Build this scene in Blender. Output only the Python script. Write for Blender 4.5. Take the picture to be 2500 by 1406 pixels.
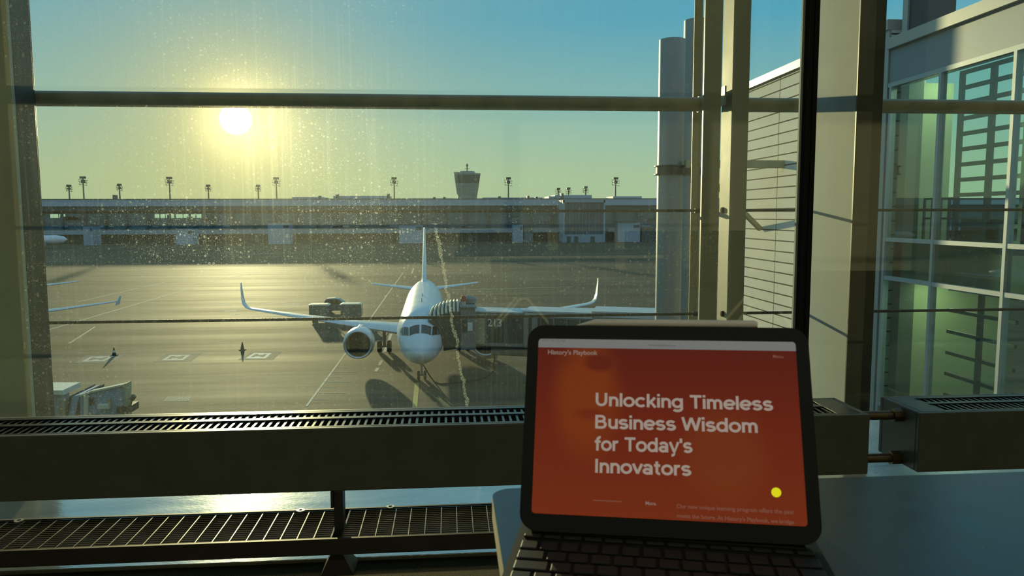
import bpy, bmesh, math, random
from math import sin, cos, pi, radians, atan, sqrt, exp
from mathutils import Matrix, Vector
random.seed(7)
SC = bpy.context.scene
COL = SC.collection
for o in list(bpy.data.objects):
    bpy.data.objects.remove(o)

# ------------------------------------------------------------------ camera
F, CX, CY = 1850.0, 1250.0, 703.0
C = Vector((0, 0, 13.2))                       # eye, about 1.1 m above the lounge floor
PITCH, YAW, ROLL = atan(178 / F), radians(4.7), 0.003
RC = Matrix.Rotation(-YAW, 3, 'Z') @ Matrix.Rotation(pi / 2 - PITCH, 3, 'X') @ Matrix.Rotation(-ROLL, 3, 'Z')
cam = bpy.data.objects.new('camera', bpy.data.cameras.new('camera'))
COL.objects.link(cam)
cam.matrix_world = Matrix.Translation(C) @ RC.to_4x4()
cam.data.sensor_width = 36
cam.data.lens = F / 2500 * 36
cam.data.clip_start = 0.02
cam.data.clip_end = 5000
cam.data.dof.use_dof = True
cam.data.dof.focus_distance = 3.6
cam.data.dof.aperture_fstop = 18
SC.camera = cam

def ray(px, py):
    return RC @ Vector(((px - CX) / F, -(py - CY) / F, -1.0))
def atY(px, py, Y): d = ray(px, py); return C + d * ((Y - C.y) / d.y)
def atX(px, py, X): d = ray(px, py); return C + d * ((X - C.x) / d.x)
def atZ(px, py, Z=0.0): d = ray(px, py); return C + d * ((Z - C.z) / d.z)

# ------------------------------------------------------------------ world, sun, exposure
SUN = ray(575, 291).normalized()
SC.view_settings.view_transform = 'Standard'
SC.view_settings.look = 'None'
SC.view_settings.exposure = 0.0
SC.view_settings.gamma = 1.0
SC.view_settings.use_curve_mapping = False
SC.cycles.transparent_max_bounces = 16
SC.cycles.max_bounces = 8
SC.cycles.sample_clamp_indirect = 4.0
SC.cycles.caustics_reflective = False
SC.cycles.caustics_refractive = False

class NT:
    """tiny node-tree writer"""
    def __init__(s, tree):
        s.t = tree; tree.nodes.clear()
    def n(s, typ, ins=None, **kw):
        nd = s.t.nodes.new(typ)
        for k, v in kw.items(): setattr(nd, k, v)
        for k, v in (ins or {}).items():
            sock = nd.inputs[k]
            if isinstance(v, bpy.types.NodeSocket): s.t.links.new(v, sock)
            else: sock.default_value = v
        return nd
    def m(s, op, a, b=None, c=None, clamp=False):
        ins = {0: a}
        if b is not None: ins[1] = b
        if c is not None: ins[2] = c
        return s.n('ShaderNodeMath', ins, operation=op, use_clamp=clamp).outputs[0]
    def ramp(s, fac, stops, interp='LINEAR'):
        r = s.n('ShaderNodeValToRGB', {0: fac}); e = r.color_ramp.elements
        r.color_ramp.interpolation = interp
        while len(e) < len(stops): e.new(0.5)
        for i, (p, c) in enumerate(stops):
            e[i].position = p; e[i].color = (*c, 1) if len(c) == 3 else c
        return r.outputs[0]
    def mix(s, fac, a, b, typ='MIX'):
        nd = s.n('ShaderNodeMix', data_type='RGBA', blend_type=typ)
        for i, v in ((0, fac), (6, a), (7, b)):
            if isinstance(v, bpy.types.NodeSocket): s.t.links.new(v, nd.inputs[i])
            else: nd.inputs[i].default_value = v if i == 0 else (*v, 1)
        return nd.outputs[2]
    def link(s, a, b): s.t.links.new(a, b)

W = bpy.data.worlds.new('dusk_sky'); SC.world = W; W.use_nodes = True
w = NT(W.node_tree)
tc = w.n('ShaderNodeTexCoord')
dirn = w.n('ShaderNodeVectorMath', {0: tc.outputs['Generated']}, operation='NORMALIZE').outputs[0]
sep = w.n('ShaderNodeSeparateXYZ', {0: dirn})
base0 = w.ramp(sep.outputs[2], [(0.0, (.42, .54, .34)), (.05, (.40, .55, .37)), (.13, (.27, .50, .48)),
                               (.24, (.10, .39, .56)), (.5, (.10, .32, .52)), (1.0, (.20, .38, .56))])
ang = w.m('MULTIPLY', w.m('ARCCOSINE', w.n('ShaderNodeVectorMath', {0: dirn, 1: tuple(SUN)}, operation='DOT_PRODUCT').outputs[1]), 57.2958)
cool = w.n('ShaderNodeMapRange', {0: ang, 1: 45.0, 2: 120.0}).outputs[0]
base = w.mix(cool, base0, w.ramp(sep.outputs[2], [(0.0, (.42, .50, .52)), (.2, (.34, .48, .58)), (.5, (.20, .38, .56)), (1.0, (.20, .38, .56))]))
f1 = w.m('MULTIPLY', w.m('EXPONENT', w.m('DIVIDE', ang, -7.5)), 0.85)
c1 = w.mix(f1, base, (.78, .60, .17))
f2 = w.m('EXPONENT', w.m('DIVIDE', ang, -1.6))
c2 = w.mix(1.0, c1, w.mix(f2, (0, 0, 0), (1.15, .98, .5)), 'ADD')
disc = w.n('ShaderNodeMapRange', {0: ang, 1: 0.5, 2: 1.15, 3: 1.0, 4: 0.0}, interpolation_type='SMOOTHSTEP').outputs[0]
c3 = w.mix(1.0, c2, w.mix(disc, (0, 0, 0), (9, 8, 5.5)), 'ADD')
bg = w.n('ShaderNodeBackground', {0: c3, 1: 1.0})
w.link(bg.outputs[0], w.n('ShaderNodeOutputWorld').inputs[0])

sl = bpy.data.lights.new('sun', 'SUN'); sl.energy = 4.0; sl.angle = radians(0.7); sl.color = (1.0, .85, .45)
so = bpy.data.objects.new('sun', sl); COL.objects.link(so)
so.rotation_euler = (-SUN).to_track_quat('-Z', 'Y').to_euler()

# ------------------------------------------------------------------ materials
def mat(name, col, rough=.5, metal=0.0, spec=.5, emit=None, estr=0.0, var=0.0, vscale=4.0, bump=0.0, bscale=60.0, stretch=(1, 1, 1), alpha=None):
    m = bpy.data.materials.new(name); m.use_nodes = True
    t = NT(m.node_tree)
    tc = t.n('ShaderNodeTexCoord')
    mp = t.n('ShaderNodeMapping', {0: tc.outputs['Object'], 3: stretch})
    ins = {'Roughness': rough, 'Metallic': metal, 'Specular IOR Level': spec}
    if var > 0:
        nz = t.n('ShaderNodeTexNoise', {'Vector': mp.outputs[0], 'Scale': vscale, 'Detail': 5.0})
        lo = [c * (1 - var) for c in col]; hi = [min(1, c * (1 + var)) for c in col]
        ins['Base Color'] = t.ramp(nz.outputs[0], [(.3, lo), (.7, hi)])
        ins['Roughness'] = t.n('ShaderNodeMapRange', {0: nz.outputs[0], 3: max(.02, rough - .08), 4: min(1, rough + .08)}).outputs[0]
    else:
        ins['Base Color'] = (*col, 1)
    if emit: ins['Emission Color'] = (*emit, 1); ins['Emission Strength'] = estr
    if bump > 0:
        nb = t.n('ShaderNodeTexNoise', {'Vector': mp.outputs[0], 'Scale': bscale, 'Detail': 3.0})
        ins['Normal'] = t.n('ShaderNodeBump', {'Height': nb.outputs[0], 'Strength': bump, 'Distance': .01}).outputs[0]
    b = t.n('ShaderNodeBsdfPrincipled', ins)
    t.link(b.outputs[0], t.n('ShaderNodeOutputMaterial').inputs[0])
    return m

M = dict(
    bar_paint=mat('bar_paint', (.36, .36, .28), .6, .0, .25, var=.05, vscale=7),
    shaded_steel=mat('shaded_steel', (.03, .028, .018), .42, .0, .5, var=.25, vscale=8),  # for unlit faces of the posts, their shade put into the colour
    olive_steel=mat('olive_steel', (.30, .30, .22), .45, .0, .5, var=.06, vscale=6),
    olive_veiled=mat('olive_veiled', (.55, .55, .40), .5, .0, .4, var=.06, vscale=6),  # lighter copy of the olive steel; glare veil put into its colour
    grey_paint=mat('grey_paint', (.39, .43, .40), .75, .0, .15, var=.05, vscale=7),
    rail_steel=mat('rail_steel', (.32, .30, .20), .45, .0, .5, var=.2, vscale=9),
    cable=mat('cable_steel', (.05, .045, .03), .5, .2, bump=.6, bscale=200, stretch=(1, .2, .2)),
    rubber=mat('black_rubber', (.012, .012, .012), .8, 0, .1),
    radiator=mat('radiator_enamel', (.075, .082, .062), .42, .0, .4, var=.12, vscale=12),
    radiator_top=mat('radiator_grille', (.05, .052, .05), .3, .75, .5),
    copper=mat('pipe_brass', (.10, .075, .04), .35, .6, var=.2, vscale=15),
    own_facade=mat('own_facade', (.07, .08, .075), .6, var=.2, vscale=.3),
    grate_bar=mat('grate_bar', (.42, .38, .27), .36, .55, .5, var=.15, vscale=40),
    galv=mat('galvanised_grate', (.16, .14, .10), .24, .8, .5, var=.2, vscale=40),
    black_metal=mat('black_metal', (.022, .020, .016), .5, .0, .4, var=.2, vscale=15),
    sill=mat('sill_metal', (.62, .66, .66), .17, .7, .5, var=.06, vscale=10, bump=.08, bscale=150, stretch=(.3, 1, 1)),
    washer=mat('washer_steel', (.6, .58, .5), .35, .8),
    carpet=mat('carpet', (.17, .15, .085), .95, 0, .1, var=.5, vscale=220, bump=.8, bscale=400),
    room_dark=mat('room_wall', (.42, .42, .38), .7, var=.1, vscale=1.0),
    ceiling=mat('ceiling_panel', (.55, .56, .52), .8, var=.05),
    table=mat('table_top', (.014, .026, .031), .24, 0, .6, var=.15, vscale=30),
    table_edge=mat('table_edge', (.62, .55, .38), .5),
    tablet_case=mat('tablet_case', (.007, .009, .0075), .6, 0, .25),
    key=mat('key_cap', (.016, .021, .021), .5, 0, .3),
    stylus=mat('stylus_white', (.62, .60, .52), .4),
    white_paint=mat('aircraft_white', (.70, .73, .74), .30, 0, .5, var=.02, vscale=.6),
    wing_grey=mat('wing_grey', (.66, .69, .69), .30, .0, .5, var=.04, vscale=.8),
    nacelle=mat('nacelle_metal', (.60, .61, .60), .25, .5, .5),
    fan_dark=mat('fan_dark', (.006, .006, .006), .85, .0, .05),
    blade=mat('fan_blade', (.012, .012, .012), .5, 0, .2),
    tyre=mat('tyre', (.018, .018, .018), .8),
    gear=mat('gear_steel', (.28, .28, .26), .4, .4),
    cockpit=mat('cockpit_glass', (.012, .014, .016), .12, 0, .8),
    bridge_grey=mat('bridge_grey', (.17, .18, .17), .5, var=.12, vscale=1.5),
    bridge_cream=mat('bridge_cream', (.36, .33, .20), .6, var=.08, vscale=2),
    bridge_roof=mat('bridge_roof', (.52, .54, .51), .5, var=.08, vscale=1),
    bridge_glass=mat('bridge_glass', (.02, .045, .045), .15, 0, .8, var=.4, vscale=1.2, stretch=(2.5, 2.5, .5)),
    canopy=mat('canopy_fabric', (.06, .068, .055), .8, var=.1, vscale=3),
    canopy_rib=mat('canopy_rib', (.62, .58, .42), .7),
    red=mat('beacon_red', (.5, .04, .03), .4),
    lettering=mat('lettering_pale', (.60, .60, .52), .7),
    mark_white=mat('paint_white', (.78, .75, .60), .8, var=.25, vscale=3),
    mark_faded=mat('paint_faded', (.50, .46, .33), .8, var=.3, vscale=2),
    mark_yellow=mat('paint_yellow', (.45, .38, .09), .8, var=.25, vscale=3),
    mark_dark=mat('paint_dark', (.125, .112, .08), .85, var=.2, vscale=2),
    term_roof=mat('terminal_roof', (.36, .45, .52), .6, var=.05, vscale=.03),
    term_wall=mat('terminal_facade', (.09, .165, .17), .5, var=.25, vscale=.08, stretch=(1, 1, 3)),
    term_dark=mat('terminal_dark', (.035, .08, .09), .5, var=.2, vscale=.1),
    term_glass=mat('terminal_glass', (.045, .10, .14), .3, 0, .6, var=.35, vscale=.25, stretch=(3, 1, .4)),
    term_white=mat('terminal_white', (.26, .35, .40), .6, var=.05, vscale=.2),
    glow_pane=mat('glow_pane', (.3, .4, .3), .5, emit=(.45, .62, .36), estr=.75),
    tower=mat('tower_cladding', (.20, .26, .24), .5, var=.12, vscale=.15, stretch=(1, 1, 3)),
    tower_glass=mat('tower_glass', (.05, .10, .09), .2, 0, .7, var=.2, vscale=.2),
    mast=mat('mast_steel', (.08, .09, .075), .6),
    duct=mat('duct_steel', (.26, .28, .28), .45, .45, .5, var=.05, vscale=1.5, stretch=(1, 1, .15)),
    strap=mat('strap_steel', (.06, .06, .045), .5, .3),
    coping=mat('coping_metal', (.42, .43, .39), .45, .2),
    fascia=mat('fascia_panel', (.26, .30, .32), .5, .1, var=.05, vscale=.5),
    facade_frame=mat('facade_frame', (.40, .45, .45), .45, .2),
    inner_frame=mat('inner_window_frame', (.07, .09, .10), .5),
    slab=mat('floor_slab', (.10, .13, .11), .7, var=.1),
    interior_pale=mat('interior_pale_wall', (.45, .50, .32), .8, var=.1, vscale=.6),
    stack=mat('stack_dark', (.06, .07, .07), .6),
    kiosk_blue=mat('kiosk_pale_blue', (.27, .37, .44), .6, var=.06, vscale=.3),
    cart_roof=mat('cart_roof', (.70, .66, .50), .6),
    cart_curtain=mat('cart_curtain', (.22, .22, .16), .85, var=.35, vscale=4, stretch=(1, 1, .5)),
    car_paint=mat('car_paint', (.10, .13, .13), .25, 0, .6),
    car_roof=mat('car_roof_pale', (.55, .55, .47), .3),
    seat_leg=mat('seat_leg_pale', (.75, .66, .5), .4),
    chrome=mat('chrome_tube', (.75, .72, .62), .2, 1.0),
    seat=mat('seat_black', (.03, .03, .03), .5),
)

def brick_mat(name, col, joint, w_, h_, mortar, rough=.6, var=.06, axis='YZ', spec=.3):
    m = bpy.data.materials.new(name); m.use_nodes = True; t = NT(m.node_tree)
    g = t.n('ShaderNodeNewGeometry'); s = t.n('ShaderNodeSeparateXYZ', {0: g.outputs['Position']})
    a, b = {'YZ': (1, 2), 'XY': (0, 1), 'XZ': (0, 2)}[axis]
    v = t.n('ShaderNodeCombineXYZ', {0: s.outputs[a], 1: s.outputs[b], 2: 0.0}).outputs[0]
    br = t.n('ShaderNodeTexBrick', {'Vector': v, 'Color1': (*col, 1), 'Color2': (*[c * (1 + var) for c in col], 1), 'Mortar': (*joint, 1),
             'Scale': 1.0, 'Mortar Size': mortar, 'Mortar Smooth': .1, 'Brick Width': w_, 'Row Height': h_}, offset=0.0)
    nz = t.n('ShaderNodeTexNoise', {'Vector': v, 'Scale': .8, 'Detail': 4.0})
    c = t.mix(.25, br.outputs[0], nz.outputs[0], 'SOFT_LIGHT')
    bs = t.n('ShaderNodeBsdfPrincipled', {'Base Color': c, 'Roughness': rough, 'Specular IOR Level': spec})
    t.link(bs.outputs[0], t.n('ShaderNodeOutputMaterial').inputs[0])
    return m
M['panel_wall'] = brick_mat('panel_cladding', (.78, .77, .66), (.06, .055, .04), 5.2, .372, .022, rough=.85, spec=.10)

def apron_mat():
    m = bpy.data.materials.new('apron_concrete'); m.use_nodes = True; t = NT(m.node_tree)
    g = t.n('ShaderNodeNewGeometry'); P = g.outputs['Position']
    br = t.n('ShaderNodeTexBrick', {'Vector': P, 'Color1': (.112, .095, .060, 1), 'Color2': (.125, .106, .067, 1), 'Mortar': (.085, .075, .055, 1),
             'Scale': 1.0, 'Mortar Size': .05, 'Mortar Smooth': .3, 'Brick Width': 7.5, 'Row Height': 7.5}, offset=0.0)
    mp = t.n('ShaderNodeMapping', {0: P, 3: (.02, .22, 1)})
    n1 = t.n('ShaderNodeTexNoise', {'Vector': mp.outputs[0], 'Scale': 1.0, 'Detail': 7.0, 'Roughness': .65})
    n2 = t.n('ShaderNodeTexNoise', {'Vector': P, 'Scale': .035, 'Detail': 4.0})
    n3 = t.n('ShaderNodeTexNoise', {'Vector': P, 'Scale': 1.6, 'Detail': 5.0})
    dark = t.ramp(n1.outputs[0], [(.34, (.5, .5, .52)), (.48, (.92, .92, .92)), (.66, (1.3, 1.27, 1.18))])
    c = t.mix(1.0, br.outputs[0], dark, 'MULTIPLY')
    c = t.mix(1.0, c, t.ramp(n2.outputs[0], [(.3, (.72, .72, .74)), (.7, (1.1, 1.1, 1.08))]), 'MULTIPLY')
    c = t.mix(1.0, c, t.ramp(n3.outputs[0], [(.3, (.85, .85, .85)), (.7, (1.08, 1.08, 1.08))]), 'MULTIPLY')
    rr = t.n('ShaderNodeMapRange', {0: n1.outputs[0], 1: .3, 2: .7, 3: .80, 4: .70}).outputs[0]
    bs = t.n('ShaderNodeBsdfPrincipled', {'Base Color': c, 'Roughness': rr, 'Specular IOR Level': .06})
    t.link(bs.outputs[0], t.n('ShaderNodeOutputMaterial').inputs[0])
    return m
M['apron'] = apron_mat()

YG = 3.05                                        # the lounge glazing plane
def pane_mat():
    m = bpy.data.materials.new('dusty_glass'); m.use_nodes = True; t = NT(m.node_tree)
    g = t.n('ShaderNodeNewGeometry'); s = t.n('ShaderNodeSeparateXYZ', {0: g.outputs['Position']})
    x, y, z = s.outputs
    v = t.n('ShaderNodeCombineXYZ', {0: x, 1: z, 2: 0.0}).outputs[0]
    outer = t.m('GREATER_THAN', y, YG + .006)
    def specks(scale, keep, rmin, rvar, ring):
        vo = t.n('ShaderNodeTexVoronoi', {'Vector': v, 'Scale': scale, 'Randomness': 1.0}, voronoi_dimensions='2D')
        cs = t.n('ShaderNodeSeparateColor', {0: vo.outputs['Color']})
        rad = t.m('MULTIPLY_ADD', cs.outputs[1], rvar, rmin)
        wob = t.n('ShaderNodeTexNoise', {'Vector': v, 'Scale': scale * 3.0, 'Detail': 1.0}).outputs[0]
        d = t.m('MULTIPLY_ADD', wob, .22, t.m('SUBTRACT', vo.outputs['Distance'], .11))
        if ring:
            d = t.m('ABSOLUTE', t.m('SUBTRACT', d, rad)); lim = t.m('MULTIPLY', rad, .38)
        else: lim = rad
        on = t.m('LESS_THAN', d, lim)
        return t.m('MULTIPLY', on, t.m('GREATER_THAN', cs.outputs[0], keep))
    dens = t.n('ShaderNodeTexNoise', {'Vector': v, 'Scale': 2.2, 'Detail': 3.0}).outputs[0]
    mid = t.n('ShaderNodeMapRange', {0: x, 1: -.6, 2: 1.3, 3: 1.0, 4: .12}).outputs[0]
    zm = t.n('ShaderNodeMapRange', {0: t.m('ABSOLUTE', t.m('SUBTRACT', z, 13.12)), 1: .0, 2: .38, 3: 1.0, 4: .38}).outputs[0]
    dm = t.m('MULTIPLY', t.n('ShaderNodeMapRange', {0: dens, 1: .38, 2: .66, 3: .15, 4: 1.0}).outputs[0], t.m('MULTIPLY', mid, zm))
    rnd = t.n('ShaderNodeTexWhiteNoise', {'Vector': t.n('ShaderNodeVectorMath', {0: v, 1: (60, 60, 60)}, operation='MULTIPLY').outputs[0]}, noise_dimensions='2D').outputs[0]
    big = specks(66, .85, .09, .12, True)
    small = specks(150, .72, .10, .20, False)
    tiny = specks(340, .55, .12, .25, False)
    sp = t.m('ADD', t.m('MULTIPLY', big, .36), t.m('ADD', t.m('MULTIPLY', small, .24), t.m('MULTIPLY', tiny, .13)))
    sp = t.m('MULTIPLY', sp, dm)
    vs = t.n('ShaderNodeMapping', {0: v, 3: (70, 1.3, 1)}).outputs[0]
    st = t.n('ShaderNodeTexNoise', {'Vector': vs, 'Scale': 1.0, 'Detail': 3.0}).outputs[0]
    stm = t.m('MULTIPLY', t.n('ShaderNodeMapRange', {0: st, 1: .52, 2: .78, 3: 0.0, 4: .035}).outputs[0], mid)
    # a dried run of water down the middle of the pane
    a0, a1 = atY(1062, 545, YG), atY(1140, 985, YG)
    k = (a1.x - a0.x) / (a1.z - a0.z)
    wv = t.n('ShaderNodeTexNoise', {'Vector': v, 'Scale': 14.0, 'Detail': 6.0, 'Roughness': .7}).outputs[0]
    xl = t.m('SUBTRACT', x, t.m('MULTIPLY_ADD', t.m('SUBTRACT', z, a0.z), k, a0.x))
    xl = t.m('ABSOLUTE', t.m('ADD', xl, t.m('MULTIPLY_ADD', wv, .05, -.025)))
    edge = t.n('ShaderNodeTexNoise', {'Vector': v, 'Scale': 220.0, 'Detail': 2.0}).outputs[0]
    run = t.m('MULTIPLY', t.m('LESS_THAN', xl, .0062), t.n('ShaderNodeMapRange', {0: edge, 1: .42, 2: .6, 3: .03, 4: .23}).outputs[0])
    run = t.m('MULTIPLY', run, t.m('LESS_THAN', z, a0.z))
    dust = t.m('ADD', t.m('MULTIPLY', t.m('MULTIPLY_ADD', dens, .018, .022), t.m('MULTIPLY_ADD', mid, .85, .15)), t.m('ADD', sp, t.m('ADD', stm, run)), clamp=True)
    dust = t.m('MULTIPLY', dust, outer)
    tr = t.n('ShaderNodeBsdfTransparent', {0: (.95, .985, .95, 1)})
    gl = t.n('ShaderNodeBsdfGlossy', {0: (1, 1, 1, 1), 1: .0})
    fr = t.n('ShaderNodeFresnel', {0: t.m('POWER', 1.42, t.m('MULTIPLY_ADD', g.outputs['Backfacing'], -2.0, 1.0))})
    clear = t.n('ShaderNodeMixShader', {0: fr.outputs[0], 1: tr.outputs[0], 2: gl.outputs[0]})
    tl = t.n('ShaderNodeBsdfTranslucent', {0: (.80, .88, .74, 1)})
    rf = t.n('ShaderNodeBsdfRefraction', {0: (.85, .92, .95, 1), 1: .66, 2: 1.42})
    film0 = t.n('ShaderNodeMixShader', {0: .13, 1: tl.outputs[0], 2: rf.outputs[0]})
    rf2 = t.n('ShaderNodeBsdfRefraction', {0: (1, .95, .8, 1), 1: .8, 2: 1.08})
    film = t.n('ShaderNodeMixShader', {0: .035, 1: film0.outputs[0], 2: rf2.outputs[0]})
    out = t.n('ShaderNodeMixShader', {0: dust, 1: clear.outputs[0], 2: film.outputs[0]})
    t.link(out.outputs[0], t.n('ShaderNodeOutputMaterial').inputs[0])
    return m
M['pane'] = pane_mat()

def clear_glass(name, tint, gloss=.0):
    m = bpy.data.materials.new(name); m.use_nodes = True; t = NT(m.node_tree)
    tr = t.n('ShaderNodeBsdfTransparent', {0: (*tint, 1)})
    gl = t.n('ShaderNodeBsdfGlossy', {0: (1, 1, 1, 1), 1: gloss})
    g = t.n('ShaderNodeNewGeometry')
    fr = t.n('ShaderNodeFresnel', {0: t.m('POWER', 1.5, t.m('MULTIPLY_ADD', g.outputs['Backfacing'], -2.0, 1.0))})
    mx = t.n('ShaderNodeMixShader', {0: fr.outputs[0], 1: tr.outputs[0], 2: gl.outputs[0]})
    t.link(mx.outputs[0], t.n('ShaderNodeOutputMaterial').inputs[0])
    return m
M['green_glass'] = clear_glass('green_facade_glass', (.78, .93, .88), .02)

# ------------------------------------------------------------------ geometry helpers
ORG = {}
class MB:
    def __init__(s): s.v = []; s.f = []
    def add(s, vs, fs):
        b = len(s.v); s.v += [Vector(p) for p in vs]; s.f += [[b + i for i in f] for f in fs]; return s
    def box(s, x0, x1, y0, y1, z0, z1):
        return s.add([(x0, y0, z0), (x1, y0, z0), (x1, y1, z0), (x0, y1, z0), (x0, y0, z1), (x1, y0, z1), (x1, y1, z1), (x0, y1, z1)],
                     [(0, 3, 2, 1), (4, 5, 6, 7), (0, 1, 5, 4), (1, 2, 6, 5), (2, 3, 7, 6), (3, 0, 4, 7)])
    def hexa(s, lo, hi):
        n = len(lo)
        return s.add(list(lo) + list(hi), [tuple(range(n - 1, -1, -1)), tuple(range(n, 2 * n))] + [(i, (i + 1) % n, n + (i + 1) % n, n + i) for i in range(n)])
    def bar(s, a, b, wx, wy, up=(0, 0, 1)):
        a, b = Vector(a), Vector(b); d = (b - a).normalized(); u = Vector(up)
        if abs(d.dot(u)) > .98: u = Vector((1, 0, 0))
        sx = d.cross(u).normalized(); sy = sx.cross(d).normalized()
        q = [sx * (i * wx / 2) + sy * (j * wy / 2) for i, j in ((-1, -1), (1, -1), (1, 1), (-1, 1))]
        return s.hexa([a + p for p in q], [b + p for p in q])
    def tube(s, pts, r, n=12, caps=True):
        pts = [Vector(p) for p in pts]; rings = []
        for i, p in enumerate(pts):
            d = (pts[min(i + 1, len(pts) - 1)] - pts[max(i - 1, 0)]).normalized()
            u = Vector((0, 0, 1)) if abs(d.z) < .9 else Vector((1, 0, 0))
            a = d.cross(u).normalized(); b = a.cross(d).normalized()
            rr = r[i] if isinstance(r, (list, tuple)) else r
            rings.append([p + (a * cos(2 * pi * k / n) + b * sin(2 * pi * k / n)) * rr for k in range(n)])
        return s.loft(rings, caps)
    def loft(s, rings, caps=True, closed=True):
        b = len(s.v); n = len(rings[0])
        for r in rings: s.v += [Vector(p) for p in r]
        for i in range(len(rings) - 1):
            for k in range(n if closed else n - 1):
                k2 = (k + 1) % n
                s.f.append([b + i * n + k, b + i * n + k2, b + (i + 1) * n + k2, b + (i + 1) * n + k])
        if caps:
            s.f.append([b + k for k in range(n - 1, -1, -1)])
            s.f.append([b + (len(rings) - 1) * n + k for k in range(n)])
        return s
    def lathe(s, prof, c=(0, 0, 0), axis='Z', n=24, caps=False):
        c = Vector(c); rings = []
        for r, h in prof:
            rg = []
            for k in range(n):
                a = 2 * pi * k / n; p = (r * cos(a), r * sin(a))
                rg.append(c + Vector({'Z': (p[0], p[1], h), 'X': (h, p[0], p[1]), 'Y': (p[0], h, p[1])}[axis]))
            rings.append(rg)
        return s.loft(rings, caps)
    def prism(s, poly, h0, h1, axis='Z'):
        def m(p, h): return {'Z': (p[0], p[1], h), 'Y': (p[0], h, p[1]), 'X': (h, p[0], p[1])}[axis]
        return s.hexa([m(p, h0) for p in poly], [m(p, h1) for p in poly])
    def mesh(s, name, org=Vector()):
        me = bpy.data.meshes.new(name)
        me.from_pydata([p - org for p in s.v], [], s.f); me.update()
        bm = bmesh.new(); bm.from_mesh(me)
        bmesh.ops.recalc_face_normals(bm, faces=bm.faces); bm.to_mesh(me); bm.free()
        return me
    def build(s, name, m, parent=None, org=None, smooth=False, bevel=0.0, seg=2, label=None):
        if parent is not None: org_ = ORG[parent]
        elif org is not None: org_ = Vector(org)
        else:
            xs = [p.x for p in s.v]; ys = [p.y for p in s.v]; zs = [p.z for p in s.v]
            org_ = Vector(((min(xs) + max(xs)) / 2, (min(ys) + max(ys)) / 2, min(zs)))
        me = s.mesh(name, org_)
        me.materials.append(M[m] if isinstance(m, str) else m)
        ob = bpy.data.objects.new(name, me); COL.objects.link(ob); ORG[ob] = org_.copy()
        if parent is not None: ob.parent = parent
        else: ob.location = org_
        if smooth:
            for p in me.polygons: p.use_smooth = True
            if smooth != 'all':
                md = ob.modifiers.new('smooth_edges', 'EDGE_SPLIT'); md.split_angle = radians(38)
        if bevel > 0:
            md = ob.modifiers.new('bevel', 'BEVEL'); md.width = bevel; md.segments = seg; md.limit_method = 'ANGLE'; md.angle_limit = radians(40)
        if label: ob['label'] = label
        return ob

def tag(o, label, cat, group=None, kind=None):
    o['label'] = label; o['category'] = cat
    if group: o['group'] = group
    if kind: o['kind'] = kind
    return o
def struct(o, label=None):
    o['kind'] = 'structure'
    if label: o['label'] = label
    return o
def thing(name, label, cat, loc=(0, 0, 0), group=None, local=False):
    """an Empty at the thing's base; local=True when its parts are modelled about the origin"""
    o = bpy.data.objects.new(name, None); COL.objects.link(o); o.empty_display_size = .2
    o.location = loc; ORG[o] = Vector() if local else Vector(loc)
    return tag(o, label, cat, group)
def copy_tree(o, parent=None):
    c = o.copy(); COL.objects.link(c)
    if parent is not None: c.parent = parent
    for ch in [x for x in bpy.data.objects if x.parent == o]: copy_tree(ch, c)
    return c
def text_mesh(txt, name, m, parent, place, width=None, height=None, bold=.0, depth=.0005, label=None):
    """lettering as a mesh; place maps (u, v, depth) of the text plane to the parent's frame"""
    cu = bpy.data.curves.new(name, 'FONT'); cu.body = txt; cu.size = 1.0; cu.offset = bold
    ob = bpy.data.objects.new('tmp_text', cu); COL.objects.link(ob)
    dg = bpy.context.evaluated_depsgraph_get(); dg.update()
    me = bpy.data.meshes.new_from_object(ob.evaluated_get(dg)); bpy.data.objects.remove(ob)
    xs = [v.co.x for v in me.vertices]; ys = [v.co.y for v in me.vertices]
    sx = width / (max(xs) - min(xs)); sy = sx if height is None else height / .729
    for v in me.vertices:
        v.co = place((v.co.x - min(xs)) * sx, v.co.y * sy, depth)
    me.name = name; me.materials.clear(); me.materials.append(M[m])
    o = bpy.data.objects.new(name, me); COL.objects.link(o); o.parent = parent; ORG[o] = ORG[parent]
    if label: o['label'] = label
    return o

XFE = 11.4
ZF = 12.1                                        # lounge floor level
# ================================================================== LARGE STRUCTURE
apron = struct(MB().box(-1500, 1500, 9.0, 3000, -.5, 0).build('apron', 'apron', org=(0, 9, 0)), 'wide concrete aircraft apron outside the window')
# lounge shell
YS = atZ(600, 1380, ZF).y
struct(MB().box(-7, 9, -8, YS, ZF - .3, ZF).build('floor', 'carpet'), 'brown speckled lounge carpet floor')
struct(MB().box(-7, 9, YS, YG + .8, ZF - .3, ZF + .012).build('trim_1', 'sill', bevel=.002), 'pale metal sill plate along the foot of the window')
struct(MB().box(-7, 9, -8, YG + .3, ZF + 4.2, ZF + 4.4).build('ceiling', 'ceiling'))
struct(MB().box(-7, 9, -8.2, -8, ZF - .3, ZF + 4.4).build('wall_back', 'room_dark'))
struct(MB().box(-7.2, -7, -8, YG - .02, ZF - .3, ZF + 4.4).build('wall_left', 'room_dark'))
struct(MB().box(9, 9.2, -8, YG - .02, ZF - .3, ZF + 4.4).build('wall_right', 'room_dark'))
struct(MB().box(-3.5, 4.5, -1.4, -.8, ZF + 4.15, ZF + 4.199).build('trim_12', mat('fill_panel', (.8, .8, .75), .5, emit=(1, .96, .82), estr=3.0)), 'long unseen glowing panel added under the lounge ceiling as fill light')  # unseen emissive panel, added to lift the dark radiators
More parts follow.
